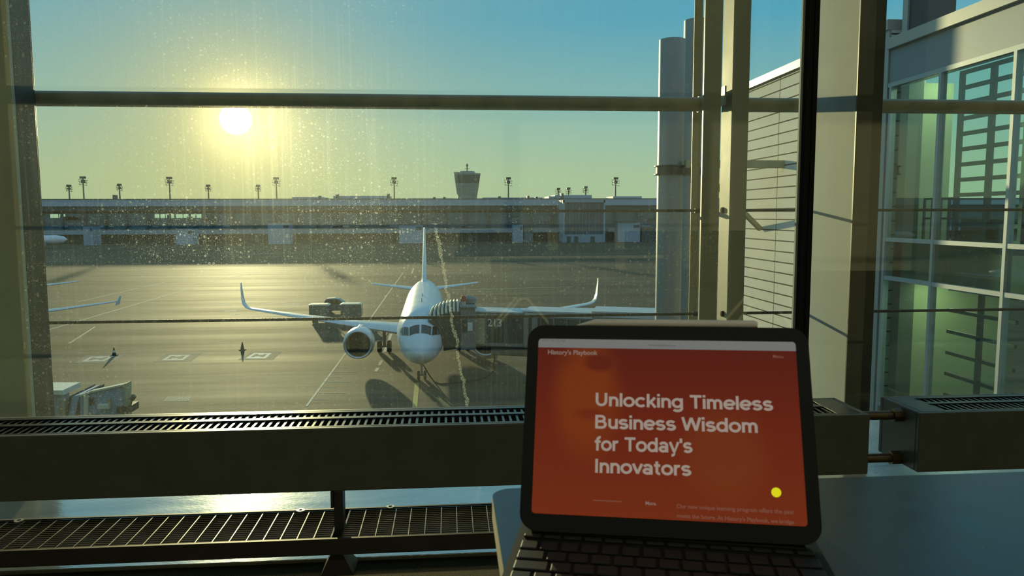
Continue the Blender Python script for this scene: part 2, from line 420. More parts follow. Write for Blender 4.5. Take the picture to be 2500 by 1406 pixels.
for i_, b_ in enumerate(((-90, XFE, YG - .05, YG + .25, 0, ZF - .301), (-90, XFE, YG - .05, YG + .25, ZF + 4.401, ZF + 9.5), (-90, -7.201, YG - .05, YG + .25, ZF - .301, ZF + 4.401), (9.201, XFE, YG - .05, YG + .25, ZF - .301, ZF + 4.401))):
    struct(MB().box(*b_).build('wall_front', 'own_facade'))
# window panes either side of the black joint
jx0, jx1 = atY(1955, 500, YG).x, atY(1978, 500, YG).x
struct(MB().box(-6.9, jx0 + .004, YG, YG + .012, ZF + .012, ZF + 4.2).build('window_1', 'pane'), 'large dusty window pane left of the black joint')
struct(MB().box(jx1 - .004, 8.9, YG, YG + .012, ZF + .012, ZF + 4.2).build('window_2', 'pane'), 'window pane right of the black joint')
jm = MB().box(jx0, jx0 + (jx1 - jx0) * .42, YG - .03, YG + .05, ZF + .012, ZF + 4.2).box(jx0 + (jx1 - jx0) * .5, jx1, YG - .03, YG + .05, ZF + .012, ZF + 4.2)
jm.box(jx0 + .001, jx1 - .001, YG - .02, YG + .04, ZF + .012, ZF + 4.2)
struct(jm.build('trim_2', 'rubber', bevel=.002), 'black vertical joint between two window panes')
struct(MB().box(jx0 - .011, jx0 - .001, YG + .013, YG + .026, ZF + .012, ZF + 4.2).build('trim_3', 'grey_paint'), 'pale metal edge strip beside the black window joint')

# ---- steel posts outside the glass
ZB, ZT = ZF + .012, ZF + 4.2
ax = lambda px, Y: atY(px, 500, Y).x
# left post: broad front flange and a shade-darkened fin behind its right edge
xl = ax(46, 3.30)
p = MB().box(xl - .11, xl, 3.30, 3.325, ZB, ZT)
struct(p.build('trim_4', 'olive_veiled', bevel=.002), 'olive front flange of the steel post at the left edge')
struct(MB().box(xl - .05, xl + .001, 3.325, 3.47, ZB, ZT).box(xl - .3, xl - .02, 3.47, 3.52, ZB, ZT).build('trim_5', 'shaded_steel', bevel=.002), 'shade-darkened fin of the steel post at the left edge')
struct(MB().box(xl - .24, xl - .111, 3.305, 3.40, ZB, ZT).build('trim_6', 'olive_veiled', bevel=.002), 'second olive profile at the far left of the window')
# middle post: bar, mid plate, back plate
b0, b1 = ax(1781, 3.30), ax(1822, 3.30)
struct(MB().box(b0, b1, 3.30, 3.43, ZB, ZT).build('trim_7', 'bar_paint', bevel=.002), 'flat steel bar of the middle post with a sunlit side')
m0, m1 = ax(1711, 3.28), ax(1753, 3.28)
struct(MB().box(m0, m1, 3.27, 3.289, ZB, ZT).build('trim_8', 'olive_steel', bevel=.002), 'broad olive plate of the middle window post')
k0, k1 = ax(1687, 3.66), ax(1707, 3.66)
struct(MB().box(k0, k1, 3.66, 3.668, ZB, ZT).build('trim_9', 'olive_steel', bevel=.001), 'narrow outer strip of the middle window post')
# right column: deep box with sunlit left side and shade-darkened front
c0, c1 = ax(2081, 3.15), ax(2143, 3.15)
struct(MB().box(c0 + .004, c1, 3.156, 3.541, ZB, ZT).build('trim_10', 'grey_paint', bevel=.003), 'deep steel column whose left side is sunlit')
struct(MB().box(c0, c1, 3.145, 3.155, ZB, ZT).build('trim_11', 'shaded_steel', bevel=.001), 'shade-darkened front face of the deep steel column')

# ---- rail and safety cables outside
YR = 3.575
zr0, zr1 = atY(700, 248, YR).z, atY(1500, 251, YR).z
zr = (zr0 + zr1) / 2
xr0 = ax(70, YR); xm = ax(1711, YR); xm2 = ax(1790, YR)
rail = thing('window_rail', 'horizontal steel tube rail crossing above the sun, left of the middle post', 'rail', ((xr0 + xm) / 2, YR, zr), 'tube rails outside the window')
MB().tube([(xr0, YR, zr), (xm, YR, zr)], .034, 20).build('tube', 'rail_steel', rail, smooth=True)
MB().box(xr0 - .012, xr0 + .012, YR - .05, YR + .05, zr - .045, zr + .045).build('end_flange', 'rail_steel', rail, bevel=.003)
MB().lathe([(.037, -.012), (.037, .012)], (xm - .012, YR, zr), 'X', 20, True).build('sleeve', 'rail_steel', rail, smooth=True)
MB().box(xm, xm + .008, 3.289, YR + .03, zr - .04, zr + .04).build('bracket', 'rail_steel', rail)
rail2 = thing('window_rail', 'horizontal steel tube rail right of the middle post, passing behind the column', 'rail', (xm2, YR, zr), 'tube rails outside the window')
MB().tube([(xm2, YR, zr), (8.5, YR, zr)], .034, 20).build('tube', 'rail_steel', rail2, smooth=True)
for nm, py0, lab in (('upper', 515, 'upper steel safety cable strung across outside the window'), ('lower', 775, 'lower steel safety cable strung across in front of the airliner')):
    zc = atY(900, py0 + (1 if py0 < 600 else 2), YR).z
    cb = thing('safety_cable', lab, 'cable', (0, YR, zc), 'safety cables across the window')
    MB().tube([(xr0 - .05, YR, zc), (8.5, YR, zc)], .0072, 10).build('wire_rope', 'cable', cb, smooth=True)
    MB().tube([(k1 - .05, YR, zc), (k1 + .02, YR, zc)], .011, 10).build('swage_fitting', 'cable', cb, smooth=True)
    # rubber bush in the bar's sunlit side
    q = atX(1766, 513 if py0 < 600 else 766, b0)
    MB().lathe([(0, -.012), (.012, -.010), (.014, 0), (.010, .02)], (b0 - .001, q.y - .0, q.z), 'X', 16).build('rubber_bush', 'rubber', cb, smooth=True)

# ================================================================== RADIATORS
RZ1 = C.z - .646; RZ0 = C.z - .845
RYF, RYB = 2.30, 2.53
def radiator(x0, x1, label):
    t = thing('radiator', label, 'radiator', ((x0 + x1) / 2, (RYF + RYB) / 2, RZ0), 'convector radiators under the window')
    d = RYB - RYF; ym = RYF + d * .55
    b = MB().box(x0, x1, RYF, RYF + .018, RZ0, RZ1).box(x0, x1, RYB - .018, RYB, RZ0, RZ1)
    b.box(x0, x0 + .018, RYF + .018, RYB - .018, RZ0, RZ1).box(x1 - .018, x1, RYF + .018, RYB - .018, RZ0, RZ1)
    b.box(x0 + .018, x1 - .018, RYF + .018, RYB - .018, RZ0, RZ0 + .02)
    b.box(x0 + .018, x1 - .018, ym - .03, ym + .03, RZ0 + .02, RZ1 - .04)
    b.build('casing', 'radiator', t, bevel=.003)
    g = MB()
    e = .10
    g.box(x0 + .018, x0 + e, RYF + .018, RYB - .018, RZ1 - .006, RZ1).box(x1 - e, x1 - .018, RYF + .018, RYB - .018, RZ1 - .006, RZ1)
    for a, bb in ((RYF + .018, RYF + .03), (ym - .012, ym + .012), (RYB - .04, RYB - .018)):
        g.box(x0 + e, x1 - e, a, bb, RZ1 - .012, RZ1)
    g.build('top_frame', 'radiator_top', t, bevel=.001)
    s = MB()
    n = int((x1 - x0 - 2 * e) / .0228)
    for i in range(n):
        xx = x0 + e + (i + .5) * (x1 - x0 - 2 * e) / n
        for a, bb in ((RYF + .03, ym - .012), (ym + .012, RYB - .04)):
            s.box(xx - .0038, xx + .0038, a, bb, RZ1 - .018, RZ1 - .003)
    s.build('grille_slats', 'radiator_top', t)
    return t
RX1 = atY(2122, 1080, RYF).x; RX2 = atY(2243, 1080, RYF).x
radiator(-2.6, RX1, 'long black radiator with slatted top under the window behind the tablet')
radiator(RX2, 3.8, 'black radiator at the right edge beyond the short connecting pipes')
for nm, py in (('upper', 1013), ('lower', 1117)):
    q = atY(2180, py, 2.40)
    t = thing('radiator_pipe', '%s of the two short pipes joining the two radiators' % nm, 'pipe', (RX1, 2.40, q.z), 'pipes between the radiators')
    MB().tube([(RX1 - .03, 2.40, q.z), (RX2 + .03, 2.40, q.z)], .0155, 16).build('tube', 'copper', t, smooth=True)
    MB().tube([(RX1 - .001, 2.40, q.z), (RX1 + .018, 2.40, q.z)], .024, 8).build('union_nut', 'copper', t)
    MB().tube([(RX2 - .035, 2.40, q.z), (RX2 + .001, 2.40, q.z)], .024, 8).build('union_nut', 'copper', t)

# ================================================================== FLOOR GRATING
GZ = ZF + .135
gyb = atZ(600, 1252, GZ).y; gyf = atZ(600, 1322, GZ).y
pxl = atZ(818, 1290, GZ).x; pxr = atZ(838, 1290, GZ).x
def grating(x0, x1, label):
    t = thing('floor_grating', label, 'grating', ((x0 + x1) / 2, gyf, GZ - .03), 'floor gratings under the radiator')
    fr = MB().box(x0, x1, gyf, gyf + .006, GZ - .03, GZ).box(x0, x1, gyb - .006, gyb, GZ - .03, GZ).box(x0, x0 + .005, gyf + .006, gyb - .006, GZ - .03, GZ).box(x1 - .005, x1, gyf + .006, gyb - .006, GZ - .03, GZ)
    fr.build('frame', 'galv', t)
    bars = MB(); nb = 15
    for i in range(1, nb):
        yy = gyf + (gyb - gyf) * i / nb
        bars.tube([(x0 + .005, yy, GZ - .003), (x1 - .005, yy, GZ - .003)], .0017, 8)
    xx = x0 + .0545
    while xx < x1 - .02:
        bars.box(xx - .0014, xx + .0014, gyf + .006, gyb - .006, GZ - .006, GZ)
        xx += .0495
    bars.build('bearing_bars', 'grate_bar', t, smooth=True)
    MB().box(x0, x1, gyf + .002, gyb - .002, GZ - .038, GZ - .033).build('shade_sheet', 'black_metal', t)  # added black sheet standing in for the shade below the bars
    return t
g1 = grating(-2.6, pxl, 'dark floor grating left of the support post, crossed by the sun glint')
g2 = grating(pxr, 3.6, 'dark floor grating right of the support post, running behind the table')
for g, lst in ((g1, [(46, 1271), (734, 1246)]), (g2, [(953, 1237)])):
    for px, py in lst:
        q = atZ(px, py, GZ + .003)
        MB().lathe([(.006, -.0025), (.014, -.0025), (.014, .002), (.006, .002), (.006, -.0025)], q, 'Z', 20).build('clamp_washer', 'washer', g, smooth=True)
bm_ = MB().box(-2.6, 3.6, gyf - .012, gyf - .001, GZ - .047, GZ + .003).box(-2.6, 3.6, gyf - .001, gyf + .04, GZ - .047, GZ - .04)
tag(bm_.build('grating_beam', 'black_metal', bevel=.001), 'black steel angle carrying the front edge of the floor gratings', 'beam')
tag(MB().box(-2.6, 3.6, gyb + .001, gyb + .012, GZ - .045, GZ + .002).build('rear_grating_beam', 'black_metal', bevel=.001), 'thin steel angle along the rear edge of the floor gratings', 'beam')
sp_ = thing('support_post', 'black post carrying the radiator between the two floor gratings', 'post', ((pxl + pxr) / 2, (gyf + gyb) / 2, ZF))
pm = (pxl + pxr) / 2; py_ = gyf + .07
MB().box(pm - .014, pm + .014, py_ - .004, py_ + .05, ZF + .012, RZ0 + .001).build('column', 'black_metal', sp_, bevel=.002)
MB().box(pm - .022, pm - .014, py_ - .01, py_ + .055, RZ0 - .05, RZ0 + .001).build('bracket', 'black_metal', sp_)
MB().hexa([(pm - .05, gyf + .01, ZF + .012), (pm + .05, gyf + .01, ZF + .012), (pm + .05, gyf + .12, ZF + .012), (pm - .05, gyf + .12, ZF + .012)],
          [(pm - .016, gyf + .01, GZ - .05), (pm + .016, gyf + .01, GZ - .05), (pm + .016, gyf + .06, GZ - .05), (pm - .016, gyf + .06, GZ - .05)]).build('foot', 'black_metal', sp_)

# ================================================================== TABLE
TZ = 12.913
ty = atZ(1800, 1174, TZ).y; tx = atZ(1203, 1215, TZ).x
def rrect(x0, x1, y0, y1, r, n=8):
    pts = []
    for cx_, cy_, a in ((x1 - r, y0 + r, -pi / 2), (x1 - r, y1 - r, 0), (x0 + r, y1 - r, pi / 2), (x0 + r, y0 + r, pi)):
        pts += [(cx_ + r * cos(a + pi / 2 * i / n), cy_ + r * sin(a + pi / 2 * i / n)) for i in range(n + 1)]
    return pts
tb = thing('side_table', 'dark blue grey table in the foreground carrying the tablet and keyboard', 'table', (.5, .45, ZF))
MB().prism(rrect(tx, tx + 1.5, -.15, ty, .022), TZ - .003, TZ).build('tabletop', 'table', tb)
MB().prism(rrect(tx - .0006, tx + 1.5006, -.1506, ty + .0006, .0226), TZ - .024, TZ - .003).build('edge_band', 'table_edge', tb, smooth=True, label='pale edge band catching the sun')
MB().tube([(tx + .75, .35, ZF + .02), (tx + .75, .35, TZ - .025)], .035, 20).build('pedestal', 'black_metal', tb, smooth=True)
MB().lathe([(0.02, 0), (.28, 0), (.28, .012), (.04, .03), (.02, .03)], (tx + .75, .35, ZF), 'Z', 32).build('base', 'black_metal', tb, smooth=True)

# ================================================================== TABLET, STYLUS, KEYBOARD
TW, TH = .256, .188
TA, TT, TG = -.24143, .41685, -.01003
MT = Matrix.Translation((.19101, .65099, 13.00987)) @ Matrix.Rotation(TA, 4, 'Z') @ Matrix.Rotation(-TT, 4, 'X') @ Matrix.Rotation(TG, 4, 'Y')
MTI = MT.inverted()
def scr(px, py):                                  # photograph pixel -> tablet face coordinates
    o = MTI @ C; d = MTI.to_3x3() @ ray(px, py); t = (-.0005 - o.y) / d.y
    q = o + d * t; return q.x, q.z
tab = thing('tablet', 'tablet in a black case standing upright on its keyboard, showing a red page', 'tablet', (0, 0, 0), local=True)
tab.matrix_world = MT
MB().prism(rrect(-TW / 2, TW / 2, -TH / 2, TH / 2, .0155, 10), 0.0, .013, 'Y').build('case', 'tablet_case', tab, smooth=True, bevel=.0012, seg=3)
s0, s1 = scr(1315, 824), scr(1973, 1287); s2 = scr(1941, 838); s3 = scr(1298, 1251)
SX0, SX1 = (s0[0] + s3[0]) / 2, (s2[0] + s1[0]) / 2
SZ0, SZ1 = (s1[1] + s3[1]) / 2, (s0[1] + s2[1]) / 2

def screen_mat():
    m = bpy.data.materials.new('screen_page'); m.use_nodes = True; t = NT(m.node_tree)
    tc = t.n('ShaderNodeTexCoord'); s = t.n('ShaderNodeSeparateXYZ', {0: tc.outputs['Object']})
    x, y, z = s.outputs
    u = t.m('DIVIDE', t.m('SUBTRACT', x, SX0), SX1 - SX0); v = t.m('DIVIDE', t.m('SUBTRACT', z, SZ0), SZ1 - SZ0)
    def blob(cu, cv, ru, rv, soft, wob=.12, seed=0.0):
        nz = t.n('ShaderNodeTexNoise', {'Vector': t.n('ShaderNodeCombineXYZ', {0: u, 1: v, 2: seed}).outputs[0], 'Scale': 5.0, 'Detail': 3.0}).outputs[0]
        a = t.m('POWER', t.m('DIVIDE', t.m('SUBTRACT', u, cu), ru), 2.0); b = t.m('POWER', t.m('DIVIDE', t.m('SUBTRACT', v, cv), rv), 2.0)
        d = t.m('ADD', t.m('SQRT', t.m('ADD', a, b)), t.m('MULTIPLY', t.m('SUBTRACT', nz, .5), wob * 4))
        return t.n('ShaderNodeMapRange', {0: d, 1: 1.0 - soft, 2: 1.0 + soft, 3: 1.0, 4: 0.0}, interpolation_type='SMOOTHSTEP').outputs[0]
    red = t.ramp(v, [(0.0, (.150, .024, .0075)), (.5, (.125, .017, .007)), (.95, (.085, .013, .008))])
    face = t.m('MULTIPLY', blob(.20, .66, .12, .30, .45), .75)
    c = t.mix(face, red, (.18, .036, .0075))
    c = t.mix(t.m('MULTIPLY', blob(.245, .86, .055, .05, .35, .05, 3.0), .8), c, (.09, .013, .007))
    c = t.mix(t.m('MULTIPLY', blob(.22, .56, .06, .03, .6, .05, 5.0), .55), c, (.11, .014, .007))
    c = t.mix(t.m('MULTIPLY', blob(.72, .36, .14, .24, .5, .06, 8.0), .35), c, (.17, .045, .012))
    em = t.n('ShaderNodeEmission', {0: c, 1: 1.0})
    gl = t.n('ShaderNodeBsdfGlossy', {0: (1, 1, 1, 1), 1: .12})
    mx = t.n('ShaderNodeMixShader', {0: .025, 1: em.outputs[0], 2: gl.outputs[0]})
    t.link(mx.outputs[0], t.n('ShaderNodeOutputMaterial').inputs[0])
    return m
def emit_mat(name, col):
    m = bpy.data.materials.new(name); m.use_nodes = True; t = NT(m.node_tree)
    e = t.n('ShaderNodeEmission', {0: (*col, 1), 1: 1.0})
    t.link(e.outputs[0], t.n('ShaderNodeOutputMaterial').inputs[0]); return m
M['screen'] = screen_mat()
M['scr_white'] = emit_mat('page_text', (.30, .245, .20)); M['scr_bar'] = emit_mat('page_bar', (.155, .160, .150))
M['scr_grey'] = emit_mat('page_small_text', (.17, .075, .05)); M['scr_dim'] = emit_mat('page_bar_text', (.09, .09, .085))
M['scr_yellow'] = emit_mat('page_dot', (.68, .66, .012)); M['scr_logo'] = emit_mat('page_logo', (.20, .15, .12))
screen = MB().prism(rrect(SX0, SX1, SZ0, SZ1, .003, 5), -.0006, .0004, 'Y').build('screen', 'screen', tab)
barz = scr(1600, 843)[1]; barz = (scr(1316, 847)[1] + scr(1940, 858)[1]) / 2
poly = [p for p in rrect(SX0, SX1, barz - .004, SZ1, .003, 5)]
poly = [(p[0], max(p[1], barz)) for p in poly]
MB().prism(poly, -.0010, -.0006, 'Y').build('browser_bar', 'scr_bar', screen, label='pale grey browser bar')
def line(txt, name, m, l, r, cap=None, bold=.0):
    a, b = scr(*l), scr(*r); h = None
    if cap: h = scr(*cap)[1] - a[1]
    zz = a[1]; sl_ = (b[1] - a[1]) / (b[0] - a[0])
    return text_mesh(txt, name, m, screen, lambda u, v, d: Vector((a[0] + u, -.0008 - d, zz + v + u * sl_ * .6)), b[0] - a[0], h, bold)

def arc_(cx_, cy_, rx, ry, a0, a1, n=14):
    return [(cx_ + rx * cos(radians(a0 + (a1 - a0) * i / n)), cy_ + ry * sin(radians(a0 + (a1 - a0) * i / n))) for i in range(n + 1)]
GLYPH = {
 'u': (.52, [[(.09, .54), (.09, .23)] + arc_(.255, .225, .165, .165, 180, 360) + [(.42, .24)], [(.42, .54), (.42, 0)]]),
 'U': (.68, [[(.11, .73), (.11, .30)] + arc_(.33, .285, .22, .225, 180, 360) + [(.55, .73)]]),
 'n': (.52, [[(.09, 0), (.09, .54)], [(.09, .28)] + arc_(.255, .31, .165, .17, 180, 0) + [(.42, 0)]]),
 'l': (.20, [[(.09, 0), (.09, .74)]]), 'i': (.20, [[(.09, 0), (.09, .54)], [(.09, .62), (.09, .745)]]), 'I': (.24, [[(.11, 0), (.11, .73)]]),
 'o': (.58, [arc_(.28, .27, .22, .215, 0, 360, 28)]),
 'c': (.54, [arc_(.28, .27, .22, .215, 42, 318, 24)]),
 'k': (.50, [[(.09, 0), (.09, .74)], [(.42, .54), (.12, .20)], [(.21, .30), (.44, 0)]]),
 'g': (.58, [arc_(.27, .275, .205, .21, 0, 360, 26), [(.475, .54), (.475, .0)] + arc_(.275, -.02, .20, .13, 0, -150)]),
 'T': (.62, [[(.03, .67), (.59, .67)], [(.31, 0), (.31, .70)]]),
 'm': (.80, [[(.09, 0), (.09, .54)], [(.09, .30)] + arc_(.237, .32, .147, .16, 180, 0) + [(.385, 0)], [(.385, .30)] + arc_(.532, .32, .147, .16, 180, 0) + [(.68, 0)]]),
 'e': (.56, [[(.08, .265), (.49, .265)], arc_(.28, .27, .22, .215, -1, 318, 26)]),
 's': (.50, [arc_(.24, .378, .165, .105, 22, 262) + arc_(.245, .165, .175, .108, 88, -158)]),
 'B': (.66, [[(.11, 0), (.11, .73)], [(.11, .67), (.33, .67)] + arc_(.33, .53, .16, .14, 90, -90) + [(.11, .39)], [(.33, .39)] + arc_(.36, .225, .18, .165, 90, -90) + [(.11, .06)]]),
 'W': (.92, [[(.04, .73), (.23, .03)], [(.23, .03), (.45, .70)], [(.45, .70), (.67, .03)], [(.67, .03), (.86, .73)]]),
 'd': (.59, [arc_(.27, .27, .205, .21, 0, 360, 26), [(.475, 0), (.475, .74)]]),
 'f': (.34, [[(.15, 0), (.15, .56)] + arc_(.28, .57, .13, .125, 180, 75), [(.01, .48), (.31, .48)]]),
 'r': (.36, [[(.09, 0), (.09, .54)], [(.09, .28)] + arc_(.26, .31, .17, .17, 180, 72)]),
 'y': (.52, [[(.04, .54), (.25, .03)], [(.46, .54), (.24, -.07)] + arc_(.13, -.03, .12, .115, -20, -100)]),
 "'": (.18, [[(.08, .73), (.08, .50)]]),
 'a': (.54, [[(.42, 0), (.42, .34)] + arc_(.245, .345, .175, .14, 0, 158), arc_(.235, .165, .17, .11, 0, 360, 24)]),
 'v': (.48, [[(.03, .54), (.24, .03)], [(.24, .03), (.45, .54)]]),
 't': (.36, [[(.15, .69), (.15, .18)] + arc_(.27, .17, .12, .115, 180, 285), [(.01, .48), (.31, .48)]]),
 ' ': (.26, []),
}
def headline(txt, name, m, l, r, cap):
    a, b = scr(*l), scr(*r); h = scr(*cap)[1] - a[1]; x = 0.0; vs = []; fs = []; hw = .067
    for ch in txt:
        adv, strokes = GLYPH[ch]
        for st in strokes:
            P = [Vector((x + p[0], p[1])) for p in st]; base_ = len(vs); n = len(P)
            closed = (P[0] - P[-1]).length < 1e-4
            for i, p in enumerate(P):
                q0 = P[i - 1] if i else (P[-2] if closed else p); q1 = P[i + 1] if i < n - 1 else (P[1] if closed else p)
                t0 = (p - q0).normalized() if (p - q0).length > 1e-6 else None; t1 = (q1 - p).normalized() if (q1 - p).length > 1e-6 else None
                t_ = ((t0 or t1) + (t1 or t0)).normalized(); nn = Vector((-t_.y, t_.x))
                vs.append(p + nn * hw); vs.append(p - nn * hw)
            fs += [(base_ + 2 * i, base_ + 2 * i + 1, base_ + 2 * i + 3, base_ + 2 * i + 2) for i in range(n - 1)]
        x += adv
    x0_ = min(v.x for v in vs); x1_ = max(v.x for v in vs); sx = (b[0] - a[0]) / (x1_ - x0_); sy = h / .73
    sl_ = (b[1] - a[1]) / (b[0] - a[0])
    mb = MB(); mb.v = [Vector((a[0] + (v.x - x0_) * sx, -.0012, a[1] + v.y * sy + (v.x - x0_) * sx * sl_)) for v in vs]; mb.f = [list(f) for f in fs]
    return mb.build(name, m, screen)
headline('Unlocking Timeless', 'headline_text', 'scr_white', (1454, 991), (1888, 1003), (1454, 959))
headline('Business Wisdom', 'headline_text', 'scr_white', (1453, 1046), (1850, 1057), (1453, 1013))
headline("for Today's", 'headline_text', 'scr_white', (1452, 1100), (1691, 1106), (1452, 1066))
headline('Innovators', 'headline_text', 'scr_white', (1453, 1154), (1688, 1162), (1453, 1120))
line("History's Playbook", 'logo_text', 'scr_logo', (1338, 865), (1459, 867), None, .02)
line('Our new unique learning program offers the past', 'footer_text', 'scr_grey', (1652, 1240), (1938, 1256), None, .012)
line("meets the future. At History's Playbook, we bridge", 'footer_text', 'scr_grey', (1653, 1263), (1938, 1281), None, .012)
line('Menu', 'menu_text', 'scr_grey', (1887, 874), (1912, 875), None, .01)
line('More', 'link_text', 'scr_logo', (1576, 1232), (1601, 1234), None, .02)
line('10:37  Thu 10. Aug', 'status_text', 'scr_dim', (1324, 833), (1380, 835), None, .01)
line('historysplaybook.com', 'address_text', 'scr_dim', (1584, 845), (1650, 847), None, .02)
a = scr(1895, 1202); rr_ = abs(scr(1907, 1202)[0] - a[0])
MB().prism([(a[0] + rr_ * cos(2 * pi * k / 24), a[1] + rr_ * sin(2 * pi * k / 24)) for k in range(24)], -.0012, -.0006, 'Y').build('chat_button', 'scr_yellow', screen, label='round yellow button')
a = scr(1448, 1221); b = scr(1517, 1224)
MB().box(a[0], b[0], -.0009, -.0006, a[1] - .0004, a[1] + .0003).build('divider_line', 'scr_grey', screen)

# stylus on the tablet's top edge
l, r = scr(1408, 800), scr(1852, 800)
sty = thing('stylus', 'pale stylus lying along the top edge of the tablet case', 'stylus', local=True)
sty.matrix_world = MT
zt_ = TH / 2 + .0042
x0, x1 = l[0], r[0]
MB().tube([(x0, .0065, zt_ - .002), (x0 + .003, .0065, zt_ - .0018), (x0 + .018, .0065, zt_), (x0 + .022, .0065, zt_), (x1 - .003, .0065, zt_), (x1, .0065, zt_)],
          [.0006, .0012, .0040, .0042, .0042, .003], 20).build('barrel', 'stylus', sty, smooth=True)

# keyboard folio
kb = thing('keyboard', 'black keyboard folio on the table in front of the tablet', 'keyboard', (0, 0, 0), local=True)
kb.matrix_world = Matrix.Translation(Vector((.19101, .65099, 0)) + (Matrix.Rotation(TA, 3, 'Z') @ Vector((0, -.020, 0))) + Vector((0, 0, TZ))) @ Matrix.Rotation(TA, 4, 'Z')
KW = .257
MB().prism(rrect(-KW / 2, KW / 2, -.135, .055, .014, 8), .0005, .006).build('base', 'tablet_case', kb, smooth=True, bevel=.0015)
MB().box(-TW / 2 + .012, TW / 2 - .012, -.017, -.003, .006, .0095).build('hinge_groove', 'tablet_case', kb, bevel=.001)
kr = 0
rowsz = [(.012, 14, .0075), (.0265, 14, .0165), (.0455, 13, .0165), (.0645, 12, .0165), (.0835, 11, .0165)]
for yo, n, kh in rowsz:
    tot = KW - .011; wide = [1.0] * n
    if n == 14 and kh > .01: wide[0], wide[-1] = 1.0, 1.4
    if n == 13: wide[0], wide[-1] = 1.35, 1.2
    if n == 12: wide[0], wide[-1] = 1.6, 1.7
    if n == 11: wide = [1.1, 1, 1, 1.2, 4.4, 1.2, 1, 1, 1, 1, 1]
    u = tot / sum(wide); xx = -tot / 2
    for wk in wide:
        MB().box(xx + .0014, xx + wk * u - .0014, -yo - kh - .006, -yo - .006 - .0018, .006, .0082).build('key', 'key', kb, bevel=.0008, seg=2)
        xx += wk * u

# ================================================================== AIRCRAFT
def ring(y, zc, hw, hh, n=40, zb=None):
    return [Vector((hw * sin(2 * pi * k / n), y, zc + hh * cos(2 * pi * k / n))) for k in range(n)]
FUS = [(0, 3.00, .04, .04), (.12, 3.0, .32, .30), (.4, 3.02, .62, .58), (.9, 3.08, .98, .90), (1.5, 3.17, 1.28, 1.18), (2.2, 3.32, 1.52, 1.47), (3.0, 3.5, 1.70, 1.74),
       (4.2, 3.68, 1.87, 1.95), (5.5, 3.78, 1.95, 2.04), (7, 3.8, 1.975, 2.07), (16, 3.8, 1.975, 2.07), (24, 3.8, 1.975, 2.07), (26.5, 3.93, 1.92, 1.95), (29, 4.2, 1.70, 1.68),
       (31.5, 4.5, 1.35, 1.36), (34, 4.78, .90, .95), (36, 4.95, .50, .58), (37.2, 5.02, .25, .32), (37.57, 5.05, .08, .1)]
def fus(y, th, off=0.0):
    for (a, za, wa, ha), (b, zb, wb, hb) in zip(FUS, FUS[1:]):
        if a <= y <= b:
            t = (y - a) / (b - a); zc = za + (zb - za) * t; w_ = wa + (wb - wa) * t; h_ = ha + (hb - ha) * t
            return Vector(((w_ + off) * sin(th), y - off * .6, zc + (h_ + off) * cos(th)))
def foil(le, chord, span_x, z, tc, cant, n=9):
    pts = []
    xs = [0.5 * (1 - cos(pi * i / (n - 1))) for i in range(n)]
    def th(x): return 5 * tc * (.2969 * sqrt(x) - .126 * x - .3516 * x * x + .2843 * x ** 3 - .1036 * x ** 4)
    cr = [(x, th(x) + .03 * x * (1 - x)) for x in xs] + [(x, -th(x) * .8 + .03 * x * (1 - x)) for x in xs[-2:0:-1]]
    for x, h in cr:
        h *= chord
        pts.append(Vector((span_x - h * sin(cant), le + x * chord, z + h * cos(cant))))
    return pts
def wheel(mb, c, r, wd):
    mb.lathe([(.3 * r, -wd / 2 * .8), (.62 * r, -wd / 2), (.9 * r, -wd / 2), (r, -wd / 2 * .6), (r, wd / 2 * .6), (.9 * r, wd / 2), (.62 * r, wd / 2), (.3 * r, wd / 2 * .8)], c, 'X', 28, True)
